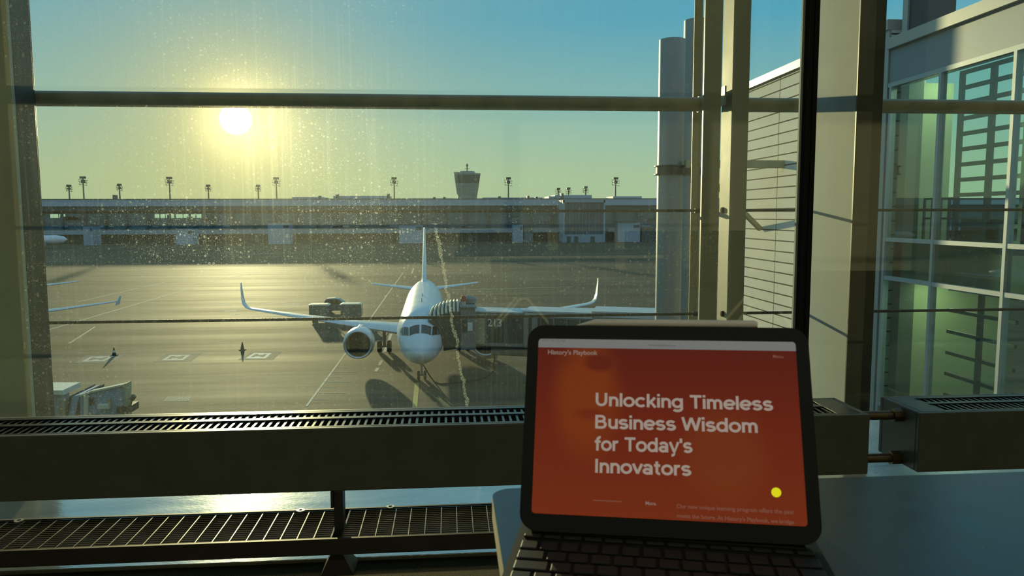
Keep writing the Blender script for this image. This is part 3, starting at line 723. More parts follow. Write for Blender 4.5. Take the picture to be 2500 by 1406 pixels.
def make_aircraft(label, sharklet):
    A = thing('airliner', label, 'airplane', (0, 0, 0), 'airliners parked on the apron', local=True)
    # densify sections along the body
    secs = []
    for i, (a, b) in enumerate(zip(FUS, FUS[1:])):
        m_ = 1 if b[0] - a[0] < 2 else 3
        for k in range(m_): secs.append([a[j] + (b[j] - a[j]) * k / m_ for j in range(4)])
    secs.append(FUS[-1])
    MB().loft([ring(*s) for s in secs]).build('fuselage', 'white_paint', A, smooth='all')
    bl = MB()
    bl.loft([[Vector((1.9 * s_ * sin(2 * pi * k / 24), y, 2.35 + 1.0 * s_ * cos(2 * pi * k / 24))) for k in range(24)] for y, s_ in ((10.2, .2), (11.2, .75), (12.5, 1.0), (18, 1.0), (20, .7), (21.2, .2))])
    bl.build('belly_fairing', 'white_paint', A, smooth='all')
    D = radians
    for s in (-1, 1):
        for quad in (((1.50, 3), (1.58, 37), (2.38, 31), (2.34, 3)), ((1.64, 41), (2.20, 58), (2.95, 49), (2.46, 35)), ((2.28, 61), (2.90, 70), (3.42, 60), (3.04, 52))):
            mb = MB(); N = 5; rows = []
            for i in range(N):
                for j in range(N):
                    u, v = i / (N - 1), j / (N - 1)
                    yy = (quad[0][0] * (1 - u) + quad[1][0] * u) * (1 - v) + (quad[3][0] * (1 - u) + quad[2][0] * u) * v
                    tt = (quad[0][1] * (1 - u) + quad[1][1] * u) * (1 - v) + (quad[3][1] * (1 - u) + quad[2][1] * u) * v
                    rows.append(fus(yy, s * D(tt), .025))
            mb.add(rows, [(i * N + j, (i + 1) * N + j, (i + 1) * N + j + 1, i * N + j + 1) for i in range(N - 1) for j in range(N - 1)])
            ob = mb.build('cockpit_window', 'cockpit', A)
            md = ob.modifiers.new('thickness', 'SOLIDIFY'); md.thickness = .03; md.offset = -1
    for s in (-1, 1):
        st = [(11.2, 6.6, 1.2, 2.75, .15, 0), (11.6, 6.1, 1.98, 2.85, .15, 0), (14.0, 3.85, 6.4, 3.2, .12, 0), (16.8, 2.6, 11.8, 3.68, .11, 0), (19.2, 1.55, 16.6, 4.2, .11, 0)]
        if sharklet:
            st += [(19.6, 1.45, 17.15, 4.32, .10, D(25)), (19.95, 1.3, 17.5, 4.62, .09, D(55)), (20.3, 1.15, 17.68, 5.1, .09, D(75)), (21.0, .75, 17.9, 6.1, .09, D(82)), (21.5, .45, 18.0, 6.65, .09, D(84))]
        else:
            st += [(19.5, 1.4, 16.95, 4.24, .10, 0)]
        MB().loft([[Vector((p.x * s, p.y, p.z)) for p in foil(le, c, x, z, tc, ct)] for le, c, x, z, tc, ct in st]).build('wing', 'wing_grey', A, smooth=True)
        if not sharklet:
            MB().prism([(19.5, 3.85), (20.5, 3.9), (21.0, 4.75), (20.6, 4.75)], s * 16.95 - .05, s * 16.95 + .05, 'X').build('wingtip_fence', 'wing_grey', A)
        # tailplane
        MB().loft([[Vector((p.x * s, p.y, p.z)) for p in foil(le, c, x, z, .10, 0)] for le, c, x, z in ((31.6, 3.9, .5, 4.6), (34.9, 1.4, 6.22, 5.12), (35.1, 1.2, 6.3, 5.13))]).build('tailplane', 'wing_grey', A, smooth=True)
        # engine: nacelle with fan, spinner and pylon
        ex, ey, ez = s * 5.55, 10.2, 2.08
        prof = [(1.03, .55), (1.02, .25), (1.08, .06), (1.16, 0), (1.24, .08), (1.33, .5), (1.36, 1.1), (1.32, 2.0), (1.18, 3.0), (1.0, 3.7), (.96, 3.7), (.95, 3.2)]
        en = MB().lathe(prof, (ex, ey, ez), 'Y', 40).build('engine', 'white_paint', A, smooth=True)
        MB().lathe([(1.032, .3), (1.022, .24), (1.085, .05), (1.165, -.012), (1.245, .07), (1.275, .2)], (ex, ey, ez), 'Y', 40).build('intake_lip', 'nacelle', en, smooth=True)
        MB().lathe([(1.028, .10), (1.016, .25), (1.024, .57), (1.0, .57), (.99, .25), (1.0, .12)], (ex, ey, ez), 'Y', 40).build('intake_shade', 'fan_dark', en, smooth=True)  # dark liner added to put the intake's shade into colour
        MB().lathe([(0.0, .58), (1.03, .58), (1.03, .64), (0.0, .64)], (ex, ey, ez), 'Y', 40).build('fan_case', 'fan_dark', en)
        fb = MB()
        for k in range(22):
            a = 2 * pi * k / 22; ca, sa = cos(a), sin(a)
            def bp(r_, t_, y_): return Vector((ex + r_ * ca - t_ * sa, ey + y_, ez + r_ * sa + t_ * ca))
            fb.hexa([bp(.28, -.03, .34), bp(.28, -.015, .34), bp(.28, .05, .55), bp(.28, .03, .55)], [bp(1.0, -.12, .44), bp(1.0, -.10, .44), bp(1.0, .12, .53), bp(1.0, .10, .53)])
        fb.build('fan_blades', 'blade', en)
        MB().lathe([(0.005, .02), (.10, .10), (.21, .28), (.29, .52)], (ex, ey, ez), 'Y', 24).build('spinner', 'fan_dark', en, smooth=True)
        MB().lathe([(.9, 3.1), (.78, 3.7), (.55, 4.4), (.5, 4.4)], (ex, ey, ez), 'Y', 32).build('core_cowl', 'nacelle', en, smooth=True)
        MB().prism([(ey + .9, ez + 1.25), (ey + 1.2, ez + 1.36), (ey + 3.6, 3.35), (ey + 6, 3.2), (ey + 4.8, ez + .6), (ey + 3.2, ez + 1.0)], ex - .2, ex + .2, 'X').build('pylon', 'white_paint', en, bevel=.08)
        # main gear
        g = MB().tube([(s * 3.8, 17.9, .58), (s * 3.75, 17.9, 3.0)], .14, 14).bar((s * 3.78, 17.9, 1.4), (s * 2.6, 17.9, 2.9), .10, .10).tube([(s * 3.3, 17.9, .58), (s * 4.3, 17.9, .58)], .09, 12).build('main_gear', 'gear', A, smooth=True)
        for dx in (-.46, .46):
            w_ = MB(); wheel(w_, (s * 3.8 + dx, 17.9, .58), .58, .42); w_.build('wheel', 'tyre', g, smooth=True)
        MB().box(s * 3.9 - .03, s * 3.9 + .03, 17.4, 18.3, 1.2, 2.8).build('gear_door', 'white_paint', g)
    # fin
    rg = []
    for yl, ch, z in ((27.6, 7.6, 5.6), (29.6, 6.0, 6.2), (33.9, 2.4, 11.5), (34.4, 1.9, 11.76)):
        rg.append([Vector((-p.z, p.y, z)) for p in foil(yl, ch, 0, 0, .11, 0)])
    MB().loft(rg).build('tail_fin', 'white_paint', A, smooth=True)
    # nose gear
    ng = MB().tube([(0, 5.07, .38), (0, 4.95, 2.3)], .09, 14).bar((0, 5.05, 1.1), (0, 6.2, 2.1), .1, .1).tube([(-.28, 5.07, .38), (.28, 5.07, .38)], .06, 10).box(-.16, .16, 4.88, 4.98, 1.25, 1.5).build('nose_gear', 'gear', A, smooth=True)
    for dx in (-.26, .26):
        w_ = MB(); wheel(w_, (dx, 5.07, .38), .38, .22); w_.build('wheel', 'tyre', ng, smooth=True)
    for s in (-1, 1):
        MB().box(s * .42 - .02, s * .42 + .02, 4.6, 5.9, 1.35, 2.2).build('gear_door', 'white_paint', ng)
    MB().prism([(9.0, 5.8), (9.7, 5.8), (9.65, 6.15), (9.35, 6.15)], -.03, .03, 'X').build('antenna', 'gear', A)
    MB().prism([(13.5, 5.8), (14.2, 5.8), (14.15, 6.12), (13.85, 6.12)], -.03, .03, 'X').build('antenna', 'gear', A)
    return A
ng = atZ(1030, 927, 0)
# heading: the fin tip (34.4+1 m aft of the nose, 11.76 m up) must appear at (1037, 557)
def proj(p):
    q = RC.transposed() @ (Vector(p) - C); return CX + F * q.x / -q.z, CY - F * q.y / -q.z
hd = min([i * .001 for i in range(-120, 121)], key=lambda h: abs(proj(ng + Vector((-sin(h) * 30, cos(h) * 30, 11.7)))[0] - 1037))
def place_aircraft(A, at, h):
    A.rotation_euler = (0, 0, h); A.location = Vector((at.x, at.y, 0)) - Matrix.Rotation(h, 3, 'Z') @ Vector((0, 5.07, 0))
plane = make_aircraft('white airliner nosed in toward the window with jet bridge docked at its side', True)
place_aircraft(plane, ng, hd)
RP = Matrix.Rotation(hd, 3, 'Z'); OP = plane.location.copy()
def pl(x, y, z): return OP + RP @ Vector((x, y, z))
plane2 = make_aircraft('white airliner parked at the far left, only its wing and tailplane tips in view', False)
side = (RC @ Vector((1, 0, 0))); side.z = 0; side.normalize()
place_aircraft(plane2, ng - side * 49.6 + Vector((0, 3.0, 0)), hd)

# ================================================================== JET BRIDGE at the airliner
jb = thing('jet_bridge', 'grey jet bridge with ribbed canopy docked at the white airliner', 'jet bridge', pl(9, 4, 0), 'jet bridges')
ARCH_A = [(1.75, 2.75, 2.75), (1.72, 2.7, 3.3), (1.58, 2.68, 4.0), (1.2, 2.68, 4.6), (.62, 2.7, 5.06), (.60, 3.2, 5.38), (.75, 3.9, 5.70), (.95, 4.7, 5.86), (1.15, 5.5, 5.86), (1.4, 6.2, 5.62), (1.75, 6.5, 5.0), (1.98, 6.55, 4.0), (1.95, 6.5, 2.8)]
ARCH_B = [(3.05, 2.6, 2.95), (3.05, 2.55, 3.6), (3.05, 2.55, 4.4), (3.05, 2.6, 5.1), (3.05, 2.75, 5.75), (3.05, 3.1, 6.12), (3.05, 3.7, 6.36), (3.05, 4.5, 6.42), (3.05, 5.4, 6.36), (3.05, 6.1, 6.12), (3.05, 6.5, 5.6), (3.05, 6.6, 4.2), (3.05, 6.6, 2.95)]
rings = []; NR = 8
for i in range(NR * 2 + 1):
    t = i / (NR * 2); bulge = .07 if i % 2 else 0.0
    lift = .18 * sin(pi * t)
    rings.append([pl(a_[0] + (b_[0] - a_[0]) * t, (a_[1] + (b_[1] - a_[1]) * t - 4.6) * (1 + bulge * .6) + 4.6, a_[2] + (b_[2] - a_[2]) * t + (bulge + lift if a_[2] > 4.9 else 0)) for a_, b_ in zip(ARCH_A, ARCH_B)])
MB().loft(rings, caps=False, closed=False).build('canopy', 'canopy', jb)
rb = MB()
for i in range(1, NR * 2, 2):
    r_ = rings[i]; top = r_[4:8]
    rb.loft([[p + Vector((0, 0, .10)), p + RP @ Vector((.09, 0, .02)), p + Vector((0, 0, -.05)), p + RP @ Vector((-.09, 0, .02))] for p in top])
rb.build('lit_rib_tops', 'canopy_rib', jb)  # pale pieces on the rib tops only, putting sunlight into colour
def pbox(mb, x0, x1, y0, y1, z0, z1):
    return mb.hexa([pl(x0, y0, z0), pl(x1, y0, z0), pl(x1, y1, z0), pl(x0, y1, z0)], [pl(x0, y0, z1), pl(x1, y0, z1), pl(x1, y1, z1), pl(x0, y1, z1)])
cabm = pbox(MB(), 3.06, 4.25, 2.6, 6.9, 2.8, 6.05)
cab = cabm.build('cab', 'bridge_grey', jb, bevel=.08)
pbox(MB(), 3.62, 4.0, 2.52, 2.62, 4.3, 4.95).build('cab_window', 'lettering', cab)
pbox(MB(), 3.2, 3.55, 2.53, 2.62, 4.2, 5.2).build('cab_window', 'bridge_glass', cab)
pbox(MB(), 3.06, 4.3, 2.5, 7.0, 6.05, 6.18).build('cab_roof', 'bridge_grey', cab)
bc = MB().lathe([(.12, 0), (.12, .35), (.16, .35), (.16, .75), (.02, .85)], pl(3.35, 3.2, 6.18), 'Z', 14).build('beacon', 'red', cab, smooth=True)
MB().lathe([(.17, .0), (.17, .35)], pl(3.35, 3.2, 6.18), 'Z', 14, True).build('beacon_base', 'coping', cab)
MB().lathe([(.1, 0), (.65, .05), (.65, .4), (.4, .55), (.02, .6)], pl(3.8, 5.0, 6.18), 'Z', 18).build('rooftop_unit', 'bridge_grey', cab, smooth=True)
# tunnel of three telescoping sections running to the terminal
A0 = pl(4.2, 4.3, 0)
E0 = Vector((A0.x + 16.5, A0.y - 5.2, 0))
dT = (E0 - A0); LT = dT.length; dT.normalize(); nT = Vector((dT.y, -dT.x, 0))          # nT points toward the lounge
def tsec(mb, s0, s1, w_, z0a, z0b, h_, dz=0.0, out=0.0):
    def q(s, o, z): return A0 + dT * s + nT * o + Vector((0, 0, z))
    return mb.hexa([q(s0, w_ / 2 + out, z0a + dz), q(s1, w_ / 2 + out, z0b + dz), q(s1, -w_ / 2 - out, z0b + dz), q(s0, -w_ / 2 - out, z0a + dz)],
                   [q(s0, w_ / 2 + out, z0a + dz + h_), q(s1, w_ / 2 + out, z0b + dz + h_), q(s1, -w_ / 2 - out, z0b + dz + h_), q(s0, -w_ / 2 - out, z0a + dz + h_)])
zfl = lambda s: 3.05 - .1 * s / LT
secs = [(0.0, 4.6, 2.35, 2.65), (4.3, 10.0, 2.65, 2.80), (9.6, LT, 2.95, 2.95)]
first = None
for i, (s0, s1, w_, h_) in enumerate(secs):
    t = tsec(MB(), s0, s1, w_, zfl(s0), zfl(s1), h_).build('tunnel_section', 'bridge_grey', jb, bevel=.04)
    tsec(MB(), s0 - .05, s1 + .05, w_, zfl(s0), zfl(s1), .10, h_, .12).build('tunnel_roof', 'bridge_roof', t)
    def face(mb, a, b, za, zb, o=.03):
        def q(s, oo, z): return A0 + dT * s + nT * oo + Vector((0, 0, z))
        o0, o1 = w_ / 2, w_ / 2 + o
        return mb.hexa([q(a, o0, zfl(a) + za), q(b, o0, zfl(b) + za), q(b, o1, zfl(b) + za), q(a, o1, zfl(a) + za)],
                       [q(a, o0, zfl(a) + zb), q(b, o0, zfl(b) + zb), q(b, o1, zfl(b) + zb), q(a, o1, zfl(a) + zb)])
    if i == 0:
        face(MB(), .25, 1.2, .15, 2.55, .05).build('cream_panel', 'bridge_cream', t)
        gm = MB()
        for k in range(2): face(gm, 1.32 + k * 1.5, 1.32 + k * 1.5 + 1.42, .3, 2.28)
        gm.build('glazing', 'bridge_glass', t)
        face(MB(), 1.25, 4.25, 2.32, 2.6, .06).build('header_band', 'bridge_grey', t)
        o_ = A0 + dT * 1.45 + nT * (w_ / 2 + .035) + Vector((0, 0, zfl(2) + 1.58))
        text_mesh('213', 'stand_number', 'lettering', t, lambda u, v, d: (o_ + dT * u + nT * d + Vector((0, 0, v))) - ORG[t], 1.1, .62, .01, .02)
    else:
        gm = MB(); nn = 5 if i == 1 else 7; L_ = (s1 - s0 - .7) / nn
        for k in range(nn): face(gm, s0 + .4 + k * L_, s0 + .4 + k * L_ + L_ - .1, .3, h_ - .45)
        gm.build('glazing', 'bridge_glass', t)
        face(MB(), s0 + .1, s1 - .1, h_ - .35, h_ - .05, .05).build('header_band', 'bridge_roof', t)
# legs and wheel bogie
for o in (-1.5, 1.5):
    a = A0 + dT * 5.2 + nT * o
    MB().box(a.x - .22, a.x + .22, a.y - .22, a.y + .22, .8, 5.6).build('lift_column', 'bridge_grey', jb, bevel=.03)
lg = MB()
lg.bar(A0 + dT * 5.2 + nT * 1.8 + Vector((0, 0, 2.75)), A0 + dT * 5.2 - nT * 1.8 + Vector((0, 0, 2.75)), .4, .4)
lg.build('cross_beam', 'bridge_grey', jb, bevel=.03)
tw = MB()
for o in (-.9, .9):
    for s_ in (-.5, .5):
        c_ = A0 + dT * (5.2 + s_) + nT * o + Vector((0, 0, .55)); wheel(tw, c_, .55, .4)
tw.bar(A0 + dT * 5.2 + nT * 1.6 + Vector((0, 0, .9)), A0 + dT * 5.2 - nT * 1.6 + Vector((0, 0, .9)), .5, .4)
tw.build('wheel_bogie', 'tyre', jb, smooth=True)
rt = Vector((E0.x, E0.y, 0)) + dT * 1.6
MB().lathe([(2.1, 3.6), (2.1, 7.2), (.05, 7.5)], rt, 'Z', 24).build('rotunda', 'bridge_grey', jb, smooth=True)
MB().tube([rt + Vector((0, 0, 0)), rt + Vector((0, 0, 3.6))], .5, 18).build('rotunda_pillar', 'bridge_grey', jb, smooth=True)
q0, q1 = A0 + dT * 1.5 + Vector((0, 0, 2.55)), A0 + dT * 9.4 + Vector((0, 0, 2.5))
MB().tube([q0, q1], .42, 18).build('underslung_duct', 'bridge_grey', jb, smooth=True)

# ground power cable from the nose gear
pts = []
for px, py in ((1040, 905), (1048, 918), (1060, 932), (1075, 937), (1095, 936), (1130, 933), (1165, 928), (1190, 920), (1205, 905)):
    q = atZ(px, py, .04); pts.append(q)
pts[0] = pl(.1, 4.9, 1.3); pts[1] = pl(.6, 4.5, .5)
hi = Vector((pts[-1].x, pts[-1].y + 2.0, 0))
tag(MB().tube(pts + [hi + Vector((.2, 0, 1.2)), hi + Vector((.3, .2, 2.6))], .05, 8).build('power_cable', 'rubber', smooth=True), 'black ground power cable looping from nose wheel to the jet bridge', 'cable')
q = atZ(1172, 880, 0)
tag(MB().box(q.x + .2, q.x + 1.6, q.y - .5, q.y + .6, .25, .95).box(q.x + .3, q.x + .6, q.y - .4, q.y + .5, 0, .25).box(q.x + 1.2, q.x + 1.5, q.y - .4, q.y + .5, 0, .25).build('ground_power_unit', 'bridge_cream', bevel=.06), 'small equipment cart on the apron under the jet bridge', 'cart')

# ================================================================== APRON MARKINGS (painted on the apron)
def quad(mb, pix, z=.012):
    g = [atZ(px, py, 0) for px, py in pix]
    mb.hexa([Vector((q.x, q.y, .001)) for q in g], [Vector((q.x, q.y, z)) for q in g]); return mb
def strip(mb, a, b, w_, z=.012):
    a, b = atZ(*a, 0), atZ(*b, 0); d = (b - a).normalized(); n = Vector((-d.y, d.x, 0)) * w_ / 2
    lo = [a - n, b - n, b + n, a + n]
    mb.hexa([Vector((q.x, q.y, .001)) for q in lo], [Vector((q.x, q.y, z)) for q in lo]); return mb
def hmark(cor, m='mark_white'):
    """a white frame with an H figure, from four pixel corners TL TR BR BL"""
    g = [atZ(px, py, 0) for px, py in cor]
    def P(u, v): return (g[3] * (1 - u) + g[2] * u) * (1 - v) + (g[0] * (1 - u) + g[1] * u) * v
    def r(mb, u0, u1, v0, v1): 
        q = [P(u0, v0), P(u1, v0), P(u1, v1), P(u0, v1)]
        mb.hexa([Vector((k.x, k.y, .001)) for k in q], [Vector((k.x, k.y, .012)) for k in q])
    dk = MB()
    q = [P(-.25, -.25), P(1.45, -.25), P(1.45, 1.3), P(-.25, 1.3)]
    dk.hexa([Vector((k.x, k.y, .0005)) for k in q], [Vector((k.x, k.y, .006)) for k in q])
    dk.build('marking_ground', 'mark_dark', apron)
    mb = MB()
    r(mb, 0, 1, 0, .22); r(mb, 0, 1, .78, 1); r(mb, 0, .16, .22, .78); r(mb, .84, 1, .22, .78)
    r(mb, .36, .64, .22, .36); r(mb, .36, .64, .64, .78)
    mb.build('stand_marking', m, apron, label='white framed stand marking painted on the apron')
hmark([(620, 862), (664, 862), (648, 875), (599, 875)])
hmark([(415, 867), (466, 866), (447, 879), (394, 880)], 'mark_faded')
hmark([(220, 871), (280, 869), (254, 882), (199, 883)], 'mark_faded')
mb = MB()
strip(mb, (748, 992), (840, 868), .17); strip(mb, (840, 868), (984, 666), .2)
mb.build('lead_in_line', 'mark_faded', apron, label='long pale line left of the airliner')
mb = MB()
for a, b in (((820, 898), (848, 898)), ((806, 909), (868, 909)), ((798, 921), (835, 921)), ((788, 932), (858, 932)), ((781, 946), (820, 946)), ((773, 960), (843, 960)), ((764, 975), (801, 975))):
    strip(mb, a, b, .1)
mb.build('tick_marks', 'mark_faded', apron)
mb = MB()
for a, b in (((932, 880), (926, 892)), ((923, 898), (917, 907)), ((944, 845), (939, 860)), ((955, 815), (950, 830))): strip(mb, a, b, .3)
mb.build('dashed_line', 'mark_faded', apron)
strip(MB(), (1018, 935), (1012, 1000), .35).build('nose_line', 'mark_yellow', apron)
mb = MB()
strip(mb, (120, 805), (540, 682), .28); strip(mb, (540, 682), (640, 664), .3); strip(mb, (190, 737), (480, 672), .25); strip(mb, (170, 838), (232, 798), .2); strip(mb, (330, 704), (420, 695), .2)
strip(mb, (1010, 655), (1005, 668), .3); strip(mb, (1400, 700), (1100, 708), .25)
mb.build('taxi_lines', 'mark_faded', apron)
mb = MB()
for px, py, L_ in ((540, 655, 40), (600, 652, 60), (672, 645, 30), (700, 648, 50), (620, 641, 30), (560, 640, 36), (690, 633, 40), (520, 630, 60), (640, 628, 50), (560, 668, 70), (590, 740, 30), (640, 742, 60), (690, 744, 40), (548, 760, 30), (560, 768, 20), (600, 773, 30), (655, 772, 16), (520, 745, 40), (605, 622, 90)):
    strip(mb, (px, py), (px + L_, py - L_ * .06), .45)
mb.build('worn_dashes', 'mark_white', apron)
mb = MB()
g0, g1_, g2_, g3_ = atZ(410, 968, 0), atZ(470, 968, 0), atZ(462, 979, 0), atZ(400, 980, 0)
for i in range(13):
    u0, u1 = i / 13, (i + .5) / 13
    q = [g3_ * (1 - u0) + g2_ * u0, g3_ * (1 - u1) + g2_ * u1, g0 * (1 - u1) + g1_ * u1, g0 * (1 - u0) + g1_ * u0]
    mb.hexa([Vector((k.x, k.y, .001)) for k in q], [Vector((k.x, k.y, .012)) for k in q])
mb.build('hatched_box', 'mark_faded', apron, label='hatched painted box on the apron')

# cones
def cone(px, py, label, band):
    q = atZ(px, py, 0); t = thing('traffic_cone', label, 'cone', (q.x, q.y, 0), 'traffic cones on the apron')
    MB().box(q.x - .28, q.x + .28, q.y - .28, q.y + .28, 0, .05).build('foot', 'tyre', t)
    MB().lathe([(.20, .05), (.04, .78), (.0, .79)], q, 'Z', 16).build('body', 'tyre', t, smooth=True)
    if band: MB().lathe([(.145, .32), (.10, .52)], q, 'Z', 16).build('band', 'lettering', t, smooth=True)
    return t
cone(592, 854, 'dark traffic cone beside the white framed marking left of the engine', False)
cone(279, 868, 'banded traffic cone at the corner of the leftmost framed marking', True)

# baggage carts and car behind the left wing
def cart(px, py, w_, label):
    q = atZ(px, py, 0); t = thing('baggage_cart', label, 'cart', (q.x, q.y, 0), 'baggage carts behind the wing')
    d_ = 1.5; x0, x1, y0, y1 = q.x - w_ / 2, q.x + w_ / 2, q.y, q.y + d_
    MB().box(x0, x1, y0, y1, .42, .55).build('deck', 'bridge_grey', t, bevel=.02)
    for a in (x0 + .05, x1 - .05):
        for b in (y0 + .05, y1 - .05): MB().box(a - .04, a + .04, b - .04, b + .04, .55, 1.9).build('corner_post', 'bridge_grey', t)
    MB().prism([(x0 - .08, 1.9), (x1 + .08, 1.9), (x1 + .08, 1.98), (x1 - .2, 2.08), (x0 + .2, 2.08), (x0 - .08, 1.98)], y0 - .08, y1 + .08, 'Y').build('roof', 'cart_roof', t)
    cu = MB(); n = 14; tp = []; bt = []
    for i in range(n + 1):
        xx = x0 + .08 + (w_ - .16) * i / n; yy = y0 + .04 + (.05 if i % 2 else 0)
        tp.append(Vector((xx, yy, 1.9))); bt.append(Vector((xx, yy, .56)))
    cu.loft([bt, tp], caps=False, closed=False); c_ = cu.build('curtain', 'cart_curtain', t)
    md = c_.modifiers.new('thickness', 'SOLIDIFY'); md.thickness = .02
    MB().box(x0 + .1, x1 - .1, y0 + .35, y1 - .1, .55, 1.5).build('luggage', 'cart_curtain', t, bevel=.1)
    for a in (x0 + .45, x1 - .45):
        for b in (y0 + .15, y1 - .15):
            w2 = MB().lathe([(.05, -.08), (.22, -.08), (.22, .08), (.05, .08)], (a, b, .22), 'Y', 18, True); w2.build('wheel', 'tyre', t, smooth=True)
    return t
cart(779, 783, 2.45, 'left curtained baggage cart with cream roof behind the left wing')
cart(857, 781, 2.6, 'right curtained baggage cart behind the dark car and the wing')
q = atZ(800, 765, 0)
car = thing('car', 'small dark car with pale roof between the two baggage carts', 'car', (q.x, q.y, 0))
X = q.x - .6; Y0, Y1 = q.y, q.y + 1.75
prof = [(X - .1, .35), (X + 3.9, .35), (X + 4.0, .8), (X + 3.75, 1.05), (X + 3.0, 1.2), (X + 2.2, 1.85), (X + 1.5, 1.98), (X + .4, 1.9), (X, 1.35), (X - .15, .9)]
MB().prism(prof, Y0, Y1, 'Y').build('body', 'car_paint', car, bevel=.08)
MB().prism([(X + .35, 1.92), (X + 1.5, 2.0), (X + 2.1, 1.9), (X + 2.0, 1.96), (X + 1.5, 2.06), (X + .4, 1.99)], Y0 + .1, Y1 - .1, 'Y').build('roof', 'car_roof', car)
MB().prism([(X + .35, 1.3), (X + 2.7, 1.25), (X + 2.05, 1.78), (X + .5, 1.78)], Y0 - .02, Y0 + .01, 'Y').build('side_window', 'cockpit', car)
for a in (.7, 3.15):
    for b in (Y0 + .08, Y1 - .08):
        MB().lathe([(.05, -.1), (.36, -.1), (.36, .1), (.05, .1)], (X + a, b, .36), 'Y', 20, True).build('wheel', 'tyre', car, smooth=True)

# ================================================================== BOARDING BRIDGE bottom left
YB_ = 40.0
def pxpoly(mb, pix, Y, depth): 
    g = [atY(px, py, Y) for px, py in pix]
    return mb.hexa(g, [k + Vector((0, depth, 0)) for k in g])
nb = thing('boarding_bridge', 'pale boarding bridge end with letter M at lower left behind the radiator', 'jet bridge', (atY(250, 1000, YB_).x, YB_, 0), 'jet bridges')
pxpoly(MB(), [(196, 1075), (196, 968), (222, 958), (306, 941), (308, 1075)], YB_, .3).build('cab', 'term_white', nb, bevel=.03)
pxpoly(MB(), [(195, 969), (222, 959), (306, 941), (306, 937), (221, 955), (194, 965)], YB_ - .1, .5).build('roof_edge', 'canopy_rib', nb)
pxpoly(MB(), [(304, 1075), (303, 937), (309, 936), (310, 1075)], YB_ - .15, .6).build('corner_post', 'bridge_cream', nb)
pxpoly(MB(), [(150, 1075), (176, 968), (196, 963), (172, 1075)], YB_ + .2, 2.4).build('bellows', 'term_roof', nb)
for a in ((150, 173), (172, 197)):
    pxpoly(MB(), [(a[0] - 2, 1075), (a[1] - 3, 966), (a[1] + 1, 965), (a[0] + 3, 1075)], YB_ + .1, 2.7).build('bellows_rib', 'strap', nb)
pxpoly(MB(), [(205, 1075), (204, 965), (214, 963), (217, 1075)], YB_ - .12, .1).build('trim_strip', 'canopy_rib', nb)
pxpoly(MB(), [(238, 999), (237, 988), (263, 988), (265, 999)], YB_ - .3, .3).build('equipment_box', 'cart_roof', nb, bevel=.02)
pxpoly(MB(), [(263, 999), (261, 974), (269, 974), (272, 999)], YB_ - .1, .1).build('vent', 'bridge_cream', nb)
o_ = atY(219, 989, YB_ - .03); wM = atY(232, 989, YB_).x - o_.x
text_mesh('M', 'letter', 'strap', nb, lambda u, v, d: o_ + Vector((u, -d, v)) - ORG[nb], wM, wM * 1.85, .02, .02)
cbm = MB().tube([atY(316, 1000, YB_), atY(323, 973, YB_)], .05, 8); cbm.tube([atY(321, 975, YB_), atY(328, 966, YB_)], .13, 10)
cbm.build('lamp_arm', 'strap', nb, smooth=True)
pxpoly(MB(), [(283, 1010), (285, 994), (316, 993), (316, 1010)], YB_ - .2, 1.2).build('step_platform', 'strap', nb)
pxpoly(MB(), [(60, 964), (60, 953), (152, 953), (155, 964)], YB_ + 2, 2.0).build('neighbour_roof', 'cart_roof', nb)
pxpoly(MB(), [(134, 1075), (140, 985), (157, 975), (158, 1075)], YB_ + 1.2, 1.2).build('column', 'bridge_cream', nb)
pxpoly(MB(), [(60, 1075), (60, 964), (135, 966), (138, 1075)], YB_ + 2.2, 1.5).build('wall', 'term_white', nb)
pxpoly(MB(), [(60, 1290), (60, 1070), (315, 1070), (315, 1290)], YB_ + .1, 2.5).build('lower_frame', 'bridge_grey', nb)

# ================================================================== FAR TERMINAL
YT = 388.0
def pb(mb, x0, x1, y0, y1, Y, dep, z0=None):
    """box standing at distance Y whose near face spans the given picture rectangle"""
    a, b = atY(x0, y1, Y), atY(x1, y0, Y)
    return mb.box(a.x, b.x, Y, Y + dep, (a.z if z0 is None else z0), b.z)
tm = thing('terminal_building', 'long grey blue terminal across the far side of the apron', 'building', (0, YT, 0))
zr_ = atY(600, 487, YT).z; zr2 = atY(600, 503, YT).z
MB().box(-420, 420, YT + 1, YT + 36, 0, zr2).build('facade', 'term_wall', tm)
MB().box(-425, 425, YT - 1.5, YT + 37, zr2, zr_).build('roof_band', 'term_roof', tm)
MB().box(-425, 425, YT - 1.8, YT + 37, zr_, zr_ + .35).build('roof_edge', 'term_dark', tm)
MB().box(-420, 420, YT - .2, YT + 1, zr2 - 2.2, zr2).build('dark_band', 'term_dark', tm)  # dark strip along the top of the facade
z0, z1 = atY(600, 571, YT - 6).z, atY(600, 561, YT - 6).z
hx0, hx1 = atY(1372, 560, YT - 6).x - 1, atY(1480, 560, YT - 6).x + 1
MB().box(-420, hx0, YT - 6, YT + 1, z0, z1).build('corridor', 'term_white', tm)
MB().box(hx1, 300, YT - 6, YT + 1, z0, z1).build('corridor', 'term_white', tm)
MB().box(-420, 420, YT - .1, YT + 1, 0, z0 - .6).build('ground_arcade', 'term_dark', tm)
for x0, x1 in ((123, 129), (131, 141), (145, 149), (152, 158), (378, 388), (392, 402), (405, 414), (418, 424), (430, 445), (448, 463), (467, 476), (480, 491)):
    pb(MB(), x0, x1, 523, 532, YT + .6, .5).build('glow_pane', 'glow_pane', tm)  # emission stands in for bright sky seen through these windows
for x0, x1, y0 in ((713, 789, 481), (814, 950, 478), (968, 1105, 484), (1180, 1325, 482), (1355, 1445, 476), (1340, 1356, 479), (1497, 1567, 479)):
    pb(MB(), x0, x1, y0, 490, YT + 12, 18, zr_ + .36).build('rooftop_block', 'term_roof', tm)
